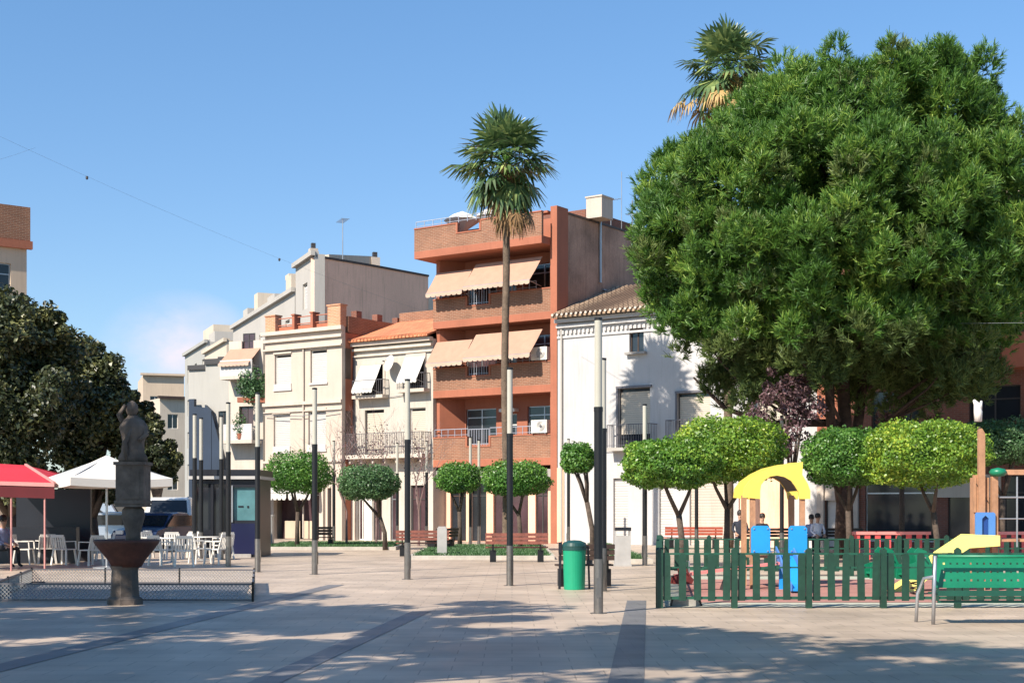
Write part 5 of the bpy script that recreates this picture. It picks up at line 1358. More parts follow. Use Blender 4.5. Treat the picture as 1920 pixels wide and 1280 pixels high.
# ============================================================ play equipment
def panel(root, name, m, x0, x1, y0, y1, z0, z1): b = MB(); b.box(x0, x1, y0, y1, z0, z1); return b.build(name, m, root)
Y = 28.0; sc = Y/F
t = thing('play_tower', 'small play tower with curved yellow arch roof and two blue panels', 'play tower', ((1455-960)*sc, Y, 0))
def q(px, py): return ((px-1455)*sc, CAMZ+(HZ-py)*sc)
outer = [(1392,930),(1393,915),(1402,902),(1420,888),(1445,876),(1475,868),(1503,866),(1505,880),(1502,892),(1512,904),(1518,920),(1518,935)]
inner = [(1497,935),(1493,918),(1484,903),(1470,894),(1455,891),(1442,893),(1430,902),(1424,916),(1423,935),(1396,935)]
b = MB(); poly = [q(*p) for p in outer+inner]
# build band as quads between matched outer and inner stations
O = [(1392,932),(1394,914),(1405,900),(1425,886),(1448,875),(1478,868),(1504,866),(1503,890),(1513,906),(1518,920),(1518,935)]
I = [(1424,935),(1424,920),(1426,909),(1433,899),(1443,893),(1456,891),(1470,894),(1482,901),(1490,912),(1496,922),(1498,935)]
for y0, y1 in ((-0.08, 0.0), (1.1, 1.18)):
    b = MB()
    for i in range(len(O)-1):
        a1, a2, b1, b2 = q(*O[i]), q(*O[i+1]), q(*I[i]), q(*I[i+1])
        b.add([(a1[0],y0,a1[1]),(a2[0],y0,a2[1]),(b2[0],y0,b2[1]),(b1[0],y0,b1[1]),(a1[0],y1,a1[1]),(a2[0],y1,a2[1]),(b2[0],y1,b2[1]),(b1[0],y1,b1[1])],
              [(0,1,2,3),(7,6,5,4),(0,4,5,1),(3,2,6,7)] + ([(0,3,7,4)] if i == 0 else []) + ([(1,5,6,2)] if i == len(O)-2 else []))
    b.build('arch_roof', M['yellow'], t, fixn=False)
b = MB()
for i in range(1, len(I)-2):
    b1, b2 = q(*I[i]), q(*I[i+1]); e = 0.02
    b.add([(b1[0],0.0,b1[1]+e),(b2[0],0.0,b2[1]+e),(b2[0],1.1,b2[1]+e),(b1[0],1.1,b1[1]+e),(b1[0],0.0,b1[1]+e+0.03),(b2[0],0.0,b2[1]+e+0.03),(b2[0],1.1,b2[1]+e+0.03),(b1[0],1.1,b1[1]+e+0.03)], [(0,1,2,3),(7,6,5,4)])
b.build('roof_lining', M['wood_dark'], t, fixn=False)
for px in (1411, 1504):
    for yy in (0.0, 1.05):
        b = MB(); x, z = q(px, 935); b.box(x-0.05, x+0.05, yy-0.05+0.005, yy+0.045, 0, z+0.08); b.build('post', M['wood_post'], t)
for px0, px1 in ((1407, 1442), (1477, 1511)):
    x0, z1 = q(px0, 985); x1, z0 = q(px1, 1038)
    b = MB(); b.prism([(x0, z0), (x1, z0), (x1, z1-0.05), (x1-0.05, z1), (x0+0.05, z1), (x0, z1-0.05)], -0.13, -0.055); o = b.build('side_panel', M['blue'], t)
    b = MB()
    for xx in (x0+0.05, x1-0.05):
        for zz_ in (z0+0.06, z1-0.06): b.box(xx-0.014, xx+0.014, -0.145, -0.131, zz_-0.014, zz_+0.014)
    b.build('bolt', M['frame_alu'], o)
b = MB(); b.box(q(1411,0)[0]-0.02, q(1504,0)[0]+0.02, 0.0, 1.1, 0.62, 0.66); b.build('deck', M['wood_post'], t)
# blue slide running towards the viewer, on splayed blue legs
xs0, xs1 = q(1457, 0)[0], q(1484, 0)[0]
b = MB(); b.prism([(-0.06, 0.62), (-0.45, 0.50), (-1.2, 0.12), (-1.6, 0.06), (-1.6, 0.10), (-1.2, 0.17), (-0.45, 0.56), (-0.06, 0.68)], xs0, xs1, axis='x')
b.build('slide', M['blue'], t)
for x in (xs0-0.03, xs1+0.02):
    b = MB(); b.prism([(-0.06, 0.64), (-0.45, 0.52), (-1.2, 0.14), (-1.6, 0.06), (-1.6, 0.20), (-1.2, 0.30), (-0.45, 0.70), (-0.06, 0.85)], x-0.015, x+0.015, axis='x'); b.build('slide_side', M['blue_soft'], t)
for (pa, pb, pc) in ((1456, 1474, 1456), (1484, 1496, 1492)):
    xa_, z1_ = q(pa, 1039); xb_, z0_ = q(pb, 1103); xc_ = q(pc, 0)[0]
    b = MB(); b.prism([(xc_, z0_), (xc_+(xb_-xa_), z0_), (xb_, z1_), (xa_, z1_)], -0.30, -0.24); b.build('leg', M['blue'], t)

# timber tower with yellow slide at the right
Y = 27.5; sc = Y/F; ox = (1840-960)*sc
t = thing('play_tower', 'timber play tower with yellow slide and blue arched panel at the right', 'play tower', (ox, Y, 0))
def q(px, py): return ((px-1840)*sc, CAMZ+(HZ-py)*sc)
b = MB(); x, z = q(1840, 803); b.prism([(x-0.06, 0.0), (x+0.06, 0.0), (x+0.06, z-0.10), (x-0.0, z), (x-0.06, z-0.02)], -0.05, 0.05); b.build('tall_post', M['wood_post'], t)
b = MB(); x, z = q(1862, 893); b.box(x-0.06, x+0.06, -0.12, -0.02, 0.0, z); b.build('post', M['wood_post'], t)
b = MB(); b.box(x-0.06, x+0.06, 1.1, 1.2, 0.0, z); b.build('post', M['wood_post'], t)
b = MB(); x, z = q(1830, 890); b.box(x-0.03, x+0.05, 0.05, 0.12, 0.9, z); b.build('post', M['wood_post'], t)
b = MB(); xa_, za = q(1826, 960); xb_, zb_ = q(1856, 895)
for k in range(5): xx = xa_+(xb_-xa_)*k/5; b.box(xx+0.004, xx+(xb_-xa_)/5-0.004, 0.02, 0.045, za, zb_+0.02*(k % 2))
b.build('plank_panel', M['wood_post'], t)
b = MB(); b.bar((xa_+0.05, 0.012, zb_-0.12), (xb_-0.03, 0.012, za+0.2), 0.03, 0.015); b.build('brace', M['wood_dark'], t)
x0, z1 = q(1824, 960); x1, z0 = q(1861, 1006)
b = MB(); w3 = (x1-x0)/3
b.prism([(x0, z0), (x0+w3, z0), (x0+w3, z1-0.12), (x0+w3*1.5, z1-0.06), (x0+w3*2, z1-0.12), (x0+w3*2, z0), (x1, z0), (x1, z1-0.03), (x1-0.03, z1), (x0+0.03, z1), (x0, z1-0.03)], -0.17, -0.125)
b.build('arched_panel', M['blue_soft'], t)
b = MB(); b.box(x0+w3, x0+w3*2, -0.118, -0.10, z0, z1-0.06); b.build('inset_panel', M['blue_deep'], t)
b = MB(); x, z = q(1868, 885); b.lathe([(0.0, -0.09), (0.13, -0.07), (0.17, 0.0), (0.13, 0.06), (0.0, 0.09)], (x, -0.1, z), 14); b.build('post_cap', M['green_metal'], t, smooth=True)
b = MB(); x1_, z_ = q(1935, 885); x0_, _ = q(1872, 885); b.box(x0_, x1_, -0.11, -0.02, z_-0.05, z_+0.05); b.build('beam', M['wood_post'], t)
b = MB(); x, z = q(1905, 893); b.tube([(x, -0.06, z), (x, -0.06, 0.85)], 0.018, 6); b.tube([(x0_, -0.06, q(0, 932)[1]), (x1_, -0.06, q(0, 932)[1])], 0.018, 6); b.tube([(x0_, -0.06, q(0, 972)[1]), (x1_, -0.06, q(0, 972)[1])], 0.014, 6); b.build('climbing_bar', M['frame_alu'], t)
b = MB(); b.box(q(1935, 0)[0]-0.06, q(1935, 0)[0]+0.06, -0.12, -0.02, 0, q(0, 880)[1]); b.build('post', M['wood_post'], t)
b = MB(); b.box(q(1830,0)[0], q(1935,0)[0], 0.0, 1.1, 0.95, 1.0); b.build('deck', M['wood_post'], t)
# yellow slide sweeping down to the left
S1 = [(1856, 1008), (1800, 1012), (1750, 1045), (1700, 1090), (1655, 1118), (1635, 1122)]
pts = [q(*p) for p in S1]
b = MB()
for i in range(len(pts)-1):
    a1, a2 = pts[i], pts[i+1]
    b.add([(a1[0],-0.55,a1[1]),(a2[0],-0.55,a2[1]),(a2[0],-0.10,a2[1]),(a1[0],-0.10,a1[1]),(a1[0],-0.55,a1[1]-0.05),(a2[0],-0.55,a2[1]-0.05),(a2[0],-0.10,a2[1]-0.05),(a1[0],-0.10,a1[1]-0.05)], [(0,1,2,3),(7,6,5,4),(0,4,5,1),(3,2,6,7)])
b.build('slide', M['yellow_pale'], t, fixn=False)
for yy in (-0.58, -0.09):
    b = MB()
    up = [(p[0], p[1]+(0.12 if i else 0.06)) for i, p in enumerate(pts)]
    dn = [(p[0], p[1]-0.14) for p in pts]
    for i in range(len(pts)-1):
        b.add([(up[i][0],yy,up[i][1]),(up[i+1][0],yy,up[i+1][1]),(dn[i+1][0],yy,dn[i+1][1]),(dn[i][0],yy,dn[i][1]),(up[i][0],yy+0.03,up[i][1]),(up[i+1][0],yy+0.03,up[i+1][1]),(dn[i+1][0],yy+0.03,dn[i+1][1]),(dn[i][0],yy+0.03,dn[i][1])], [(0,1,2,3),(7,6,5,4),(0,4,5,1),(3,2,6,7)])
    b.build('slide_side', M['yellow_pale'], t, fixn=False)
# white metal bird figure on a thin mast
x = (1834-960)/F*29; t = thing('weather_figure', 'small white upright figure with a raised tip above the timber post', 'ornament', (x, 29, 0))
b = MB(); b.tube([(0.03,0,0),(0.03,0,3.25)], 0.03, 8); b.build('mast', M['bark'], t)
b = MB(); z0 = CAMZ+(HZ-790)/F*29
b.tube([(0.0,0,z0),(0.0,0,z0+0.2),(-0.03,0,z0+0.36),(-0.09,0,z0+0.44)],[0.075,0.085,0.06,0.022],10); b.tube([(0.03,0,z0+0.25),(0.07,0,z0+0.42)],[0.05,0.02],8); b.build('figure', M['white_plastic'], t, smooth=True)

# spring riders and a seesaw inside the fence
def rider(px, Y, lab, m, cat='spring rider'):
    t = thing('spring_rider', lab, cat, ((px-960)/F*Y, Y, 0), 0.2, 'spring riders inside the playground')
    b = MB(); pts = [(0.09*math.cos(a*0.8), 0.09*math.sin(a*0.8), 0.02+a*0.011) for a in range(32)]; b.tube(pts, 0.013, 5); b.build('spring', M['frame_dark'], t)
    b = MB(); b.box(-0.28, 0.28, -0.12, 0.12, 0.38, 0.42); b.build('seat', m, t)
    for s in (-0.13, 0.13):
        b = MB(); b.prism([(-0.32, 0.30), (0.30, 0.30), (0.36, 0.45), (0.24, 0.60), (0.14, 0.82), (-0.02, 0.88), (-0.10, 0.80), (-0.06, 0.62), (-0.30, 0.55)], s-0.012, s+0.012); b.build('side_shape', m, t)
    b = MB(); b.tube([(0.08, -0.22, 0.70), (0.08, 0.22, 0.70)], 0.014, 6); b.build('handle', M['frame_alu'], t)
    return t
rider(1655, 26.5, 'green spring rider in the play area, farther from the slide', M['green_metal'])
rider(1717, 26.0, 'green spring rider in the play area, next to the yellow slide', M['green_metal'])
rr_ = rider(1278, 27.0, 'small dark red spring rider near the left corner of the play area', M['cl_red'])
rr_.scale = (0.6, 0.6, 0.55)
t = thing('seesaw', 'low seesaw with pinkish plank inside the playground fence', 'seesaw', ((1370-960)/F*27.5, 27.5, 0), 0.1)
b = MB(); b.bar((-1.1, 0, 0.30), (1.1, 0, 0.55), 0.22, 0.05); b.build('plank', M['pink_paint'], t)
b = MB(); b.prism([(-0.2, 0), (0.2, 0), (0.05, 0.42), (-0.05, 0.42)], -0.12, 0.12); b.build('pivot', M['frame_dark'], t)
b = MB(); b.tube([(-0.85,-0.15,0.36),(-0.85,-0.15,0.58),(-0.85,0.15,0.58),(-0.85,0.15,0.36)],0.014,6); b.build('handle', M['frame_alu'], t)
b = MB(); b.tube([(0.85,-0.15,0.52),(0.85,-0.15,0.76),(0.85,0.15,0.76),(0.85,0.15,0.52)],0.014,6); b.build('handle', M['frame_alu'], t)
t = thing('drain_box', 'low grey-green box with splayed dark feet under the front fence near its corner', 'box', ((1284-960)/F*23.2, 23.2, 0))
b = MB(); b.prism([(-0.24, 0.0), (0.24, 0.0), (0.20, 0.13), (-0.20, 0.13)], -0.15, 0.15); b.build('body', M['grit'], t)
b = MB(); b.bar((-0.25, -0.16, 0), (-0.21, -0.16, 0.17), 0.03, 0.03); b.bar((0.26, -0.16, 0), (0.20, -0.16, 0.17), 0.03, 0.03); b.build('foot', M['black'], t)

# ============================================================ fountain
Y = 23.6; sc = Y/F; ox = (243-960)*sc
t = thing('fountain', 'dark stone fountain with rust-brown bowl and a weathered figure on its square column', 'fountain', (ox, Y, 0))
def zp(py): return CAMZ+(HZ-py)*sc
b = MB(); b.lathe([(0.30, 0.0), (0.30, 0.10), (0.24, 0.14), (0.22, zp(1062)-0.05), (0.26, zp(1060))], (-0.08, 0, 0), 8); b.build('pedestal', M['stone'], t)
b = MB(); b.lathe([(0.24, zp(1062)), (0.30, zp(1050)), (0.44, zp(1030)), (0.52, zp(1018)), (0.54, zp(1013)), (0.52, zp(1011)), (0.48, zp(1014)), (0.30, zp(1026)), (0.0, zp(1030))], (-0.05, 0, 0), 32); b.build('bowl', M['bowl'], t, smooth=True)
b = MB(); b.lathe([(0.13, zp(1028)), (0.12, zp(1000)), (0.15, zp(985)), (0.19, zp(968)), (0.18, zp(955)), (0.14, zp(950))], (0.06, 0, 0), 16); b.build('baluster', M['stone'], t, smooth=True)
b = MB(); x = 0.06
b.box(x-0.24, x+0.24, -0.24, 0.24, zp(950), zp(945)); b.box(x-0.23, x+0.23, -0.23, 0.23, zp(945), zp(872)); b.box(x-0.26, x+0.26, -0.26, 0.26, zp(872), zp(866)); b.box(x-0.25, x+0.25, -0.25, 0.25, zp(944), zp(938))
b.box(x-0.17, x+0.17, -0.240, -0.231, zp(935), zp(882)); b.build('square_column', M['stone'], t)
# carved figure: draped standing torso with head and raised arm
b = MB(); z0 = zp(866)
b.lathe([(0.19, z0), (0.20, z0+0.08), (0.16, z0+0.16), (0.15, z0+0.34), (0.17, z0+0.46), (0.19, z0+0.58), (0.15, z0+0.68), (0.07, z0+0.74), (0.06, z0+0.78)], (x, 0, 0), 18, 1.2, 0.85)
b.lathe([(0.0, z0+0.76), (0.07, z0+0.79), (0.095, z0+0.86), (0.09, z0+0.94), (0.05, z0+1.0), (0.0, z0+1.02)], (x-0.02, -0.01, 0), 12)
b.tube([(x+0.16, 0, z0+0.62), (x+0.23, -0.05, z0+0.45), (x+0.15, -0.15, z0+0.36)], [0.055, 0.045, 0.035], 8)
b.tube([(x-0.15, 0, z0+0.62), (x-0.22, -0.03, z0+0.78), (x-0.13, -0.04, z0+0.95)], [0.055, 0.04, 0.03], 8)
b.tube([(x-0.05, -0.12, z0+0.02), (x-0.10, -0.14, z0+0.3), (x+0.02, -0.13, z0+0.55)], [0.05, 0.04, 0.03], 6)
for v in range(len(b.v)):
    p = b.v[v]; an = math.atan2(p[1], p[0]-x); k_ = 0.014*math.sin(an*7+p[2]*9)+0.008*math.sin(p[2]*41); b.v[v] = (p[0]+k_*math.cos(an), p[1]+k_*math.sin(an), p[2])
b.build('statue', M['stone'], t, smooth=True)

# lattice barrier round the fountain basin
def lattice(root, a, c, h=0.27, z=0.03):
    a = Vector((*a, 0)); c = Vector((*c, 0)); d = c-a; L_ = d.length; u = d/L_
    b = MB(); s = 0.068; n = int(L_/s)
    for k in range(-3, n):
        for sg in (1, -1):
            x0 = k*s if sg > 0 else k*s+h; x1 = x0+sg*h
            za, zb_ = z, z+h
            def clip(x0, x1, za, zb_):
                if x1 < x0: x0, x1, za, zb_ = x1, x0, zb_, za
                if x1 <= 0 or x0 >= L_: return None
                if x0 < 0: za += (zb_-za)*(-x0)/(x1-x0); x0 = 0
                if x1 > L_: zb_ = za+(zb_-za)*(L_-x0)/(x1-x0); x1 = L_
                return x0, x1, za, zb_
            r_ = clip(x0, x1, za, zb_)
            if r_ and r_[1]-r_[0] > 0.01: b.bar(a+u*r_[0]+Vector((0,0,r_[2])), a+u*r_[1]+Vector((0,0,r_[3])), 0.028, 0.006)
    b.build('lattice', M['litter_grey'], root, fixn=False)
    b = MB(); b.bar(a+Vector((0,0,z+h)), c+Vector((0,0,z+h)), 0.03, 0.03); b.bar(a+Vector((0,0,z)), c+Vector((0,0,z)), 0.03, 0.03); b.build('rail', M['rail'], root)
    k = max(1, int(L_/1.5))
    for i in range(k+1): p = a+u*(L_*i/k); b = MB(); b.tube([p, p+Vector((0,0,z+h+0.04))], 0.022, 6); b.build('post', M['black'], root)
t = thing('basin_barrier', 'low lattice metal barrier around the fountain', 'barrier', (0, 0, 0))
bx = [(-8.9, 24.4), (-4.43, 24.3), (-5.42, 29.9), (-10.2, 30.2)]
for i in range(3): lattice(t, bx[i], bx[i+1])
lattice(t, bx[3], bx[0])
sheet('basin_water_floor', [(-8.8, 24.5), (-4.6, 24.45), (-5.5, 29.8), (-10.1, 30.1)], 0.016, M['band'])

# ============================================================ cafe terrace
def chair(label, loc, rz):
    t = thing('plastic_chair', label, 'chair', loc, rz, 'white plastic terrace chairs'); m = M['white_plastic']
    b = MB(); b.prism([(-0.24, -0.22), (0.24, -0.22), (0.22, 0.22), (-0.22, 0.22)], 0.42, 0.45, axis='z'); b.build('seat', m, t)
    b = MB()
    b.bar((-0.22, 0.21, 0.44), (-0.21, 0.30, 0.80), 0.045, 0.03); b.bar((0.22, 0.21, 0.44), (0.21, 0.30, 0.80), 0.045, 0.03); b.bar((-0.21, 0.30, 0.81), (0.21, 0.30, 0.81), 0.035, 0.08)
    for k in range(5): x = -0.15+k*0.075; b.bar((x, 0.215, 0.46), (x, 0.295, 0.80), 0.045, 0.015)
    b.build('backrest', m, t)
    for sx in (-1, 1):
        b = MB(); b.bar((sx*0.24, -0.20, 0.66), (sx*0.23, 0.26, 0.66), 0.05, 0.025); b.bar((sx*0.24, -0.20, 0.65), (sx*0.24, -0.22, 0.43), 0.03, 0.03); b.build('armrest', m, t)
        for sy in (-1, 1):
            b = MB(); b.bar((sx*0.21, sy*0.19, 0.42), (sx*0.25, sy*0.24, 0.0), 0.05, 0.035); b.build('leg', m, t)
    return t
def table(label, loc):
    t = thing('cafe_table', label, 'table', loc, 0, 'round terrace tables')
    b = MB(); b.lathe([(0.42, 0.70), (0.43, 0.715), (0.42, 0.73), (0.0, 0.73)], (0,0,0), 24); b.build('tabletop', M['white_plastic'], t)
    b = MB(); b.tube([(0,0,0.0),(0,0,0.70)], 0.03, 8); b.lathe([(0.24, 0), (0.24, 0.02), (0.04, 0.05)], (0,0,0), 14); b.build('leg', M['frame_alu'], t)
    return t
spots = [((302, 1060), 2.6, 'white chair nearest the fountain bowl on its sunny right side'), ((345, 1062), -2.9, 'sunlit white chair in the middle of the right-hand terrace group, its back to the viewer'),
         ((375, 1056), 2.2, 'white chair turned sideways behind the middle of the right-hand terrace group'), ((405, 1058), -1.9, 'rightmost white terrace chair, beside the light column before the kiosk'),
         ((325, 1048), 0.4, 'white chair facing the viewer at the rear of the right-hand terrace group'), ((362, 1046), 0.0, 'rear white chair between the sunny tables'), ((285, 1046), 0.9, 'white chair glimpsed just right of the fountain stem'),
         ((170, 1060), -2.2, 'cream-white chair just left of the fountain bowl'), ((120, 1058), 2.8, 'shaded white chair under the parasol'), ((85, 1056), -2.6, 'shaded white chair under the left rim of the parasol'),
         ((45, 1058), 1.6, 'cream-lit white chair under the red awning edge'), ((140, 1046), 0.3, 'shaded white chair facing the viewer behind the parasol group'), ((15, 1050), -0.4, 'dark shaded white chair at the left edge')]
c0 = None
for i, ((px, py), a, lab) in enumerate(spots):
    if c0 is None: c0 = chair(lab, gloc(px, py), a)
    else: dup(c0, gloc(px, py), a, lab)
for px_, py_, a_, lab_ in ((60, 1046, 0.8, 'shaded white chair behind the left table'), (195, 1050, -1.2, 'shaded white chair right under the parasol pole'), (30, 1042, 2.4, 'rear white chair deep in the awning shade'), (418, 1048, -2.4, 'white chair tucked behind the rightmost one near the kiosk')):
    dup(c0, gloc(px_, py_), a_, lab_)
t0 = table('sunny white round table right of the fountain', gloc(322, 1054)); dup(t0, gloc(385, 1050), 0, 'sunny white round table before the kiosk'); dup(t0, gloc(105, 1052), 0, 'shaded white round table under the parasol'); dup(t0, gloc(25, 1054), 0, 'shaded white round table under the red awning')

def parasol(label, px, Y, py_top, half_px, py_edge, m, pm):
    sc = Y/F; t = thing('parasol', label, 'parasol', ((px-960)*sc, Y, 0), R(33))
    zt = PX(px, py_top, Y).z; ze = PX(px, py_edge, Y).z; w = half_px*sc/1.36
    b = MB(); n = 8; K = 4
    cs = [(-w,-w),(w,-w),(w,w),(-w,w)]
    for i in range(4):
        a, c = Vector((*cs[i], ze)), Vector((*cs[(i+1) % 4], ze)); top_ = Vector((0, 0, zt))
        for j in range(n):
            for k in range(K):
                def P_(s, r_):
                    e = a.lerp(c, s); p = top_.lerp(e, r_); sag = 0.10*r_*(1-r_)*4*0.5 + 0.05*math.sin(math.pi*s)*r_; p.z -= sag; return p
                b.add([P_(j/n, k/K), P_((j+1)/n, k/K), P_((j+1)/n, (k+1)/K), P_(j/n, (k+1)/K)], [(0,1,2,3)])
    b.build('canopy', m, t, smooth=False)
    b = MB()
    for i in range(4):
        a, c = Vector((*cs[i], ze)), Vector((*cs[(i+1) % 4], ze))
        for j in range(n):
            p = a.lerp(c, j/n); q_ = a.lerp(c, (j+1)/n); s1 = 0.05*math.sin(math.pi*j/n); s2 = 0.05*math.sin(math.pi*(j+1)/n)
            b.add([p-Vector((0,0,s1)), q_-Vector((0,0,s2)), q_-Vector((0,0,s2+0.20)), p-Vector((0,0,s1+0.20))], [(0,1,2,3)])
    b.build('valance', m, t)
    b = MB(); b.tube([(0,0,0),(0,0,zt)], 0.03, 8); b.lathe([(0.35, 0), (0.35, 0.07), (0.05, 0.10)], (0,0,0), 16); b.build('pole', pm, t)
    b = MB()
    for c in cs: b.tube([(0,0,zt-0.06),(c[0]*0.98,c[1]*0.98,ze-0.01)], 0.014, 5); b.tube([(0,0,ze-0.25),(c[0]*0.5,c[1]*0.5,(zt+ze)/2-0.08)], 0.012, 5)
    b.build('rib', pm, t)
parasol('large white square parasol behind the fountain column', 200, 37, 853, 128, 897, M['parasol'], M['frame_alu'])

# red awning pavilion of the cafe
Y = 36.0; sc = Y/F
t = thing('cafe_awning', 'red awning with pale pink edge over the shaded cafe terrace at the left edge', 'awning', (PX(-140, 952, Y).x, Y, 0))
x1 = (102+140)*sc; zt = PX(0, 871, Y+3).z; ze = PX(0, 899, Y).z
b = MB(); n = 10
b.add([(0,0,ze),(x1,0,ze-0.10),(x1*0.42,3.4,zt),(0,3.4,zt+0.08)], [(0,1,2,3)]); b.add([(x1,0,ze-0.10),(x1,4.5,ze-0.10),(x1*0.42,3.4,zt)], [(0,1,2)])
b.add([(0,3.4,zt+0.08),(x1*0.42,3.4,zt),(x1,6.8,ze-0.1),(0,6.8,ze-0.1)], [(0,1,2,3)])
b.build('canopy', M['red_cloth'], t, fixn=False)
b = MB(); b.bar((0,-0.01,ze-0.03),(x1,-0.01,ze-0.13),0.02,0.10); b.bar((x1,0,ze-0.08),(x1*0.42,3.4,zt+0.02),0.06,0.05); b.build('edge_trim', M['pink_trim'], t)
b = MB(); k = 18
for i in range(k):
    xa_ = x1*i/k; xb2 = x1*(i+1)/k; z_ = ze-0.08-0.10*i/k; b.add([(xa_,0.0,z_),(xb2,0.0,z_-0.005),(xb2,0.0,z_-0.30),(xa_,0.0,z_-0.30)], [(0,1,2,3)])
b.build('valance', mat('deep red cloth', (0.09,0.008,0.012), 0.9), t, fixn=False)
for x in (x1*0.02, x1*0.45, x1*0.66, x1*0.92):
    b = MB(); b.tube([(x, 0.05, 0), (x, 0.05, ze-0.1)], 0.024, 8); b.build('post', M['pink_trim'] if x > x1*0.6 else M['frame_dark'], t)
b = MB(); b.box(0, x1*0.68, 6.6, 6.75, 0.0, ze-0.15); b.build('rear_screen', M['kiosk_frame'], t)
b = MB(); b.box(0, x1*0.7, 5.0, 5.3, 0, 1.05); b.build('counter', M['kiosk_frame'], t)

# kiosk with dark glass and poster
fk = Fac(360, 46, 0)
Wk = fk.at(484)[0]; r = fk.root('kiosk', 'dark glazed kiosk with a teal poster panel and pale fascia', 'kiosk')
ztk = fk.at(420, 880)[1]; zf = fk.at(420, 898)[1]; pz0 = fk.at(450, 975)[1]
pan = [(0.1, fk.at(395)[0], 0.9, zf-0.15), (fk.at(400)[0], fk.at(428)[0], 0.15, zf-0.15), (fk.at(437)[0], fk.at(480)[0], pz0, fk.at(450, 913)[1])]
wall(Wk, 0, zf, pan).build('wall', M['kiosk_frame'], r)
for i, p_ in enumerate(pan):
    b = MB(); b.box(p_[0], p_[1], 0.08, 0.10, p_[2], p_[3]); b.build('poster' if i == 2 else 'glazing', M['teal'] if i == 2 else M['glass'], r)
b = MB(); b.box(pan[2][0]+0.15, pan[2][0]+0.32, 0.065, 0.078, pz0+0.42, pz0+0.47); b.box(pan[2][0]+0.44, pan[2][0]+0.50, 0.065, 0.078, pz0+0.40, pz0+0.47); b.build('poster_mark', M['kiosk_frame'], r)
b = MB(); b.box(pan[2][0]-0.05, Wk-0.04, -0.03, -0.003, 0.1, pz0-0.1); b.build('navy_panel', M['kiosk_navy'], r)
b = MB(); b.box(pan[2][0]-0.05, pan[2][0], -0.05, -0.003, pz0-0.06, zf-0.2); b.build('corner_trim', M['frame_alu'], r)
b = MB(); b.box(-0.1, Wk+0.1, -0.15, 2.6, zf, zf+0.10); b.build('fascia', M['kiosk_roof'], r)
b = MB(); b.box(-0.05, Wk+0.05, -0.08, 2.5, zf+0.10, ztk); b.build('roof', M['kiosk_frame'], r)
b = MB(); b.box(0, 0.08, 0.25, 2.4, 0, zf); b.box(Wk-0.08, Wk, 0.25, 2.4, 0, zf); b.box(0.08, Wk-0.08, 2.32, 2.4, 0, zf); b.build('wall', M['kiosk_frame'], r)
b = MB(); b.box(0.2, Wk*0.9, -0.12, 0.0, 0.0, 0.12); b.build('step', M['grit'], r)
# grey cabinet beside the kiosk
t = thing('utility_cabinet', 'pale grey cabinet between the kiosk and the cream house', 'cabinet', gloc(498, 1022))
b = MB(); b.box(-0.35, 0.28, 0, 0.5, 0.05, 1.25); b.box(-0.38, 0.31, -0.03, 0.53, 1.25, 1.30); b.build('body', M['litter_grey'], t)
b = MB(); b.box(-0.30, 0.23, -0.02, -0.002, 0.1, 1.2); b.build('door', M['pale_side'], t)

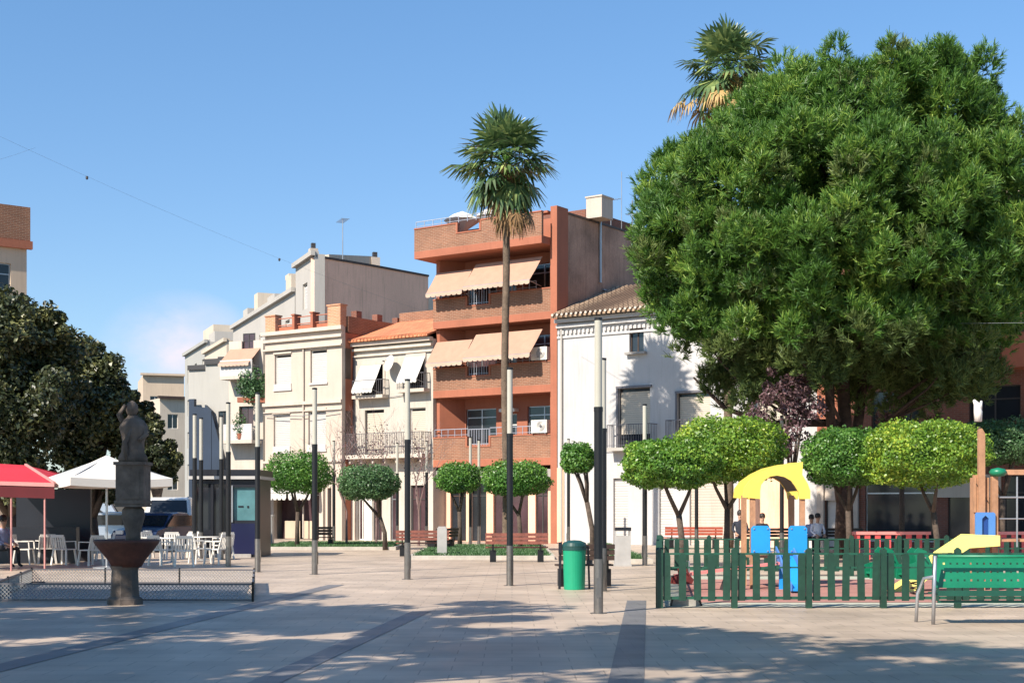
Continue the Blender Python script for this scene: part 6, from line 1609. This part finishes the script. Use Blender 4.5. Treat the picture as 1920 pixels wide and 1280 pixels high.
# ============================================================ parked vehicles at the mouth of the street
def vehicle(name, label, cat, loc, rz, L_, H_, W_, m, van=False):
    t = thing(name, label, cat, loc, rz, 'vehicles parked in the side street'); h = W_/2
    if van: prof = [(-L_/2, 0.35), (L_/2, 0.35), (L_/2+0.02, 0.75), (L_/2-0.15, 1.05), (L_/2-0.75, 1.15), (L_/2-1.25, H_*0.97), (L_/2-1.6, H_), (-L_/2+0.1, H_), (-L_/2, H_*0.9)]
    else: prof = [(-L_/2, 0.35), (L_/2, 0.32), (L_/2+0.02, 0.62), (L_/2-0.2, 0.80), (L_/2-1.1, 0.92), (L_/2-1.75, H_*0.97), (L_/2-2.3, H_), (-L_/2+0.75, H_*0.98), (-L_/2+0.12, 0.98), (-L_/2-0.02, 0.7)]
    b = MB(); n = len(prof)
    secs = [(-h, 0.93), (-h+0.10, 1.0), (h-0.10, 1.0), (h, 0.93)]
    vs = []
    for y, s in secs:
        for (x, z) in prof: vs.append((x*(0.985 if s < 1 else 1), y*(0.90 if z > 1.2 else 1.0), z if s == 1 else 0.35+(z-0.35)*0.97))
    fs = [tuple(range(n-1, -1, -1)), tuple(3*n+i for i in range(n))]
    for k in range(3):
        for i in range(n): fs.append((k*n+i, k*n+(i+1) % n, (k+1)*n+(i+1) % n, (k+1)*n+i))
    b.add(vs, fs); b.build('body', m, t)
    xr = (L_/2-1.35 if van else L_/2-1.2); xl = -L_/2+0.35 if not van else L_/2-2.4
    zb_ = 1.15 if van else 0.93; zt_ = H_-0.35 if van else H_-0.12
    for s in (-1, 1):
        b = MB(); y0 = s*(h*0.90 if False else h-0.015); y = s*(h+0.004)
        b.prism([(xl, zb_), (xr+0.15, zb_), (xr-0.45, zt_), (xl+0.25, zt_)], min(s*(h*0.88), s*(h+0.004)), max(s*(h*0.88), s*(h+0.004))); b.build('side_window', M['glass'], t)
    b = MB(); xw = L_/2-0.72 if van else L_/2-1.08
    xt = L_/2-1.22 if van else L_/2-1.72; zw = 1.18 if van else 0.95; zx = H_*0.94
    b.add([(xw+0.01,-h*0.82,zw+0.02),(xw+0.01,h*0.82,zw+0.02),(xt+0.02,h*0.74,zx),(xt+0.02,-h*0.74,zx)],[(0,1,2,3)]); b.build('windscreen', M['glass'], t)
    b = MB(); b.add([(-L_/2-0.01 if van else -L_/2+0.16,-h*0.75,1.3 if van else 1.0),(-L_/2-0.01 if van else -L_/2+0.16,h*0.75,1.3 if van else 1.0),(-L_/2-0.0 if van else -L_/2+0.6,h*0.68,H_*0.88),(-L_/2 if van else -L_/2+0.6,-h*0.68,H_*0.88)],[(3,2,1,0)]); b.build('rear_window', M['glass'], t)
    for sx in (-1, 1):
        for s in (-1, 1):
            b = MB(); prof_ = [(0.0,-0.1),(0.20,-0.1),(0.31,-0.09),(0.32,0.0),(0.31,0.09),(0.20,0.1),(0.0,0.1)]
            b.lathe(prof_, (0,0,0), 18); o = b.build('wheel', M['tyre'], t); o.location = (sx*(L_/2-0.85), s*(h-0.07), 0.32); o.rotation_euler = (R(90), 0, 0)
            b = MB(); b.lathe([(0.0,-0.108),(0.18,-0.106),(0.18,0.106),(0.0,0.108)], (0,0,0), 14); b.build('rim', M['frame_alu'], o)
        for s in (-1, 1):
            b = MB(); x = sx*(L_/2+0.015); b.box(min(x, x-sx*0.12), max(x, x-sx*0.12), s*(h-0.32)-0.14, s*(h-0.32)+0.14, 0.66, 0.80); b.build('headlight' if sx > 0 else 'tail_light', M['lamp_clear'] if sx > 0 else M['lamp_red'], t)
    b = MB(); b.box(-L_/2-0.05, L_/2+0.05, -h+0.03, h-0.03, 0.26, 0.42); b.build('bumper', M['frame_dark'], t)
    return t
def yloc(px, Y): return ((px-960)/F*Y, Y, 0)
vehicle('parked_van', 'white van parked beyond the fountain column, half covered by the parasol', 'van', yloc(322, 60), R(-82), 4.6, 2.05, 1.9, M['car_white'], True)
vehicle('parked_car', 'dark hatchback seen just right of the fountain column, under the parasol rim', 'car', yloc(292, 53), R(-100), 3.9, 1.45, 1.7, M['car_navy'])
vehicle('parked_van', 'silver van parked behind the parasol pole, left of the fountain column', 'van', yloc(182, 66), R(-6), 4.4, 1.95, 1.85, M['car_silver'], True)
vehicle('parked_car', 'silver car parked in front of the silver van', 'car', yloc(205, 57), R(176), 4.1, 1.45, 1.75, M['car_silver'])
vehicle('parked_car', 'navy car parked behind the shaded terrace, under the parasol rim', 'car', yloc(110, 58), R(3), 4.1, 1.45, 1.75, M['car_navy'])
vehicle('parked_car', 'white car farthest up the side street', 'car', yloc(270, 84), R(100), 4.1, 1.45, 1.75, M['car_white'])

# ============================================================ people
def person(label, loc, rz, pose, top, legs, hair=M['hair'], s=1.0):
    t = thing('person', label, 'person', loc, rz)
    if pose == 'sit':
        J = {'pel': (0,0.05,0.55), 'ch': (0,0.10,0.86), 'nk': (0,0.06,1.10), 'hd': (0,0.02,1.20), 'ht': (0,0.02,1.33)}
        legc = lambda k: [(k*0.10,0.04,0.52), (k*0.13,-0.38,0.52), (k*0.13,-0.42,0.08), (k*0.14,-0.56,0.04)]
        arm = lambda k: [(k*0.19,0.08,1.02), (k*0.25,0.02,0.76), (k*0.15,-0.22,0.64), (k*0.13,-0.30,0.62)]
    else:
        J = {'pel': (0,0,0.92), 'ch': (0,0.01,1.22), 'nk': (0,0.02,1.46), 'hd': (0,-0.01,1.56), 'ht': (0,-0.01,1.70)}
        legc = lambda k: [(k*0.09,0,0.86), (k*0.11,-0.02,0.47), (k*0.12,0.03,0.07), (k*0.13,-0.12,0.03)]
        arm = lambda k: [(k*0.19,0.02,1.40), (k*0.25,0.03,1.12), (k*0.24,-0.10,0.88), (k*0.23,-0.13,0.80)]
    V = []; E = []; Rd = []
    def add(p, r_): V.append(tuple(c*s for c in p)); Rd.append(r_*s); return len(V)-1
    pel = add(J['pel'], 0.15); ch = add(J['ch'], 0.155); nk = add(J['nk'], 0.055); hd = add(J['hd'], 0.085); ht = add(J['ht'], 0.075)
    E += [(pel, ch), (ch, nk), (nk, hd), (hd, ht)]
    for k in (-1, 1):
        a = [add(p, r_) for p, r_ in zip(legc(k), (0.095, 0.065, 0.045, 0.035))]; E += [(pel, a[0])] + list(zip(a[:-1], a[1:]))
        a = [add(p, r_) for p, r_ in zip(arm(k), (0.055, 0.045, 0.035, 0.034))]; E += [(ch, a[0])] + list(zip(a[:-1], a[1:]))
        hnd = V[a[-1]]
        for f in range(5):
            dirv = Vector(V[a[-1]])-Vector(V[a[-2]]); dirv.normalize()
            sd = Vector((1, 0, 0))*(f-2)*0.017*s
            tip = Vector(hnd)+dirv*(0.075 if f else 0.05)*s+sd*1.6+Vector((0, 0, -0.02*s))
            i = add((0,0,0), 0.009); V[i] = tuple(tip); E.append((a[-1], i))
    me = bpy.data.meshes.new('body'); me.from_pydata(V, E, []); o = bpy.data.objects.new('body', me); COL.objects.link(o)
    md = o.modifiers.new('skin', 'SKIN'); 
    for i, r_ in enumerate(Rd): me.skin_vertices[0].data[i].radius = (r_, r_); me.skin_vertices[0].data[i].use_root = (i == 0)
    sb = o.modifiers.new('sub', 'SUBSURF'); sb.levels = 1; sb.render_levels = 1
    dg = bpy.context.evaluated_depsgraph_get(); ev = o.evaluated_get(dg); m2 = bpy.data.meshes.new_from_object(ev)
    bpy.data.objects.remove(o); o = bpy.data.objects.new('body', m2); COL.objects.link(o); o.parent = t
    m2.materials.clear()
    for m_ in (top, legs, M['skin'], M['cl_black']): m2.materials.append(m_)
    zn = J['nk'][2]*s-0.03; zw = J['pel'][2]*s+0.04
    hand = [Vector(tuple(c*s for c in arm(k)[3])) for k in (-1, 1)]
    for p in m2.polygons:
        c = p.center; p.use_smooth = True
        if c.z > zn or min((c-h_).length for h_ in hand) < 0.11*s: p.material_index = 2
        elif c.z < 0.09*s: p.material_index = 3
        elif c.z < zw and (pose != 'sit' or abs(c.x) < 0.24*s and c.y < 0.2): p.material_index = 1
        else: p.material_index = 0
    hx, hy, hz_ = (c*s for c in J['ht'])
    b = MB(); b.lathe([(0.100*s, -0.09*s), (0.105*s, -0.03*s), (0.098*s, 0.04*s), (0.06*s, 0.085*s), (0.0, 0.10*s)], (hx, hy+0.025*s, hz_), 14); b.build('hair', hair, t, smooth=True)
    b = MB(); fz = hz_-0.065*s; fy = hy-0.085*s
    for k in (-1, 1): b.box(hx+k*0.032*s-0.010*s, hx+k*0.032*s+0.010*s, fy-0.006, fy+0.01, fz, fz+0.012*s); b.box(hx+k*0.088*s-0.008, hx+k*0.088*s+0.008, hy-0.015, hy+0.015, fz-0.03*s, fz+0.02*s)
    b.add([(hx-0.012*s, fy, fz-0.035*s), (hx+0.012*s, fy, fz-0.035*s), (hx, fy-0.022*s, fz-0.03*s), (hx, fy, fz+0.01*s)], [(0,2,1),(0,3,2),(1,2,3)])
    b.box(hx-0.022*s, hx+0.022*s, fy-0.004, fy+0.01, fz-0.062*s, fz-0.052*s)
    b.build('face', M['skin'], t)
    return t
pb = gloc(1500, 1034)
person('person in dark navy clothes and dark hair sitting left of the yellow arch', yloc(1388, 51.3), R(-6), 'sit', M['cl_navy'], M['cl_navy'], s=1.08)
person('person in black sitting under the yellow arch, seen above the left blue panel', yloc(1430, 51.4), R(5), 'sit', M['cl_black'], M['cl_navy'])
person('person in a white shirt sitting right of the yellow arch', yloc(1534, 51.1), R(10), 'sit', M['cl_white'], M['cl_black'])
person('person in a blue-grey shirt sitting beside the white-shirted person', yloc(1521, 51.6), R(-20), 'sit', M['cl_blue'], M['cl_black'], s=0.97)
person('person in a dark red top standing in the shade behind the terrace chairs', yloc(135, 47), R(20), 'stand', M['cl_red'], M['cl_black'], s=0.9)
person('person in dark clothes sitting at the shaded terrace table at the left edge', yloc(8, 38.5), R(60), 'sit', M['cl_blue'], M['cl_black'])

# ============================================================ cables in the air
def cable(label, pts, r_=0.012, bits=(), n=30, sag=0.4):
    a, c = Vector(pts[0]), Vector(pts[1]); t = thing('overhead_cable', label, 'cable', a)
    b = MB(); b.tube([(c-a)*(k/n)-Vector((0,0,sag*4*(k/n)*(1-k/n))) for k in range(n+1)], r_, 5); b.build('wire', M['cable'], t)
    for f in bits:
        p = (c-a)*f-Vector((0,0,sag*4*f*(1-f))); b = MB(); b.lathe([(0.0, 0.02), (0.04, 0.0), (0.045, -0.07), (0.02, -0.10), (0.0, -0.11)], tuple(p), 10); b.build('lamp_fitting', M['frame_dark'], t)
cable('thin cable with two small lamps crossing the sky at the upper left', (PX(-160, 180, 40), PX(800, 585, 66)), 0.0026, (0.235, 0.60), sag=0.35)
cable('short cable meeting the lamp cable near the left edge', (PX(-120, 330, 38), PX(66, 277, 43.6)), 0.0026, sag=0.05)
cable('thin pale cable strung across the face of the pine', (PX(1045, 600, 62), PX(1990, 604, 38)), 0.006, sag=0.10)
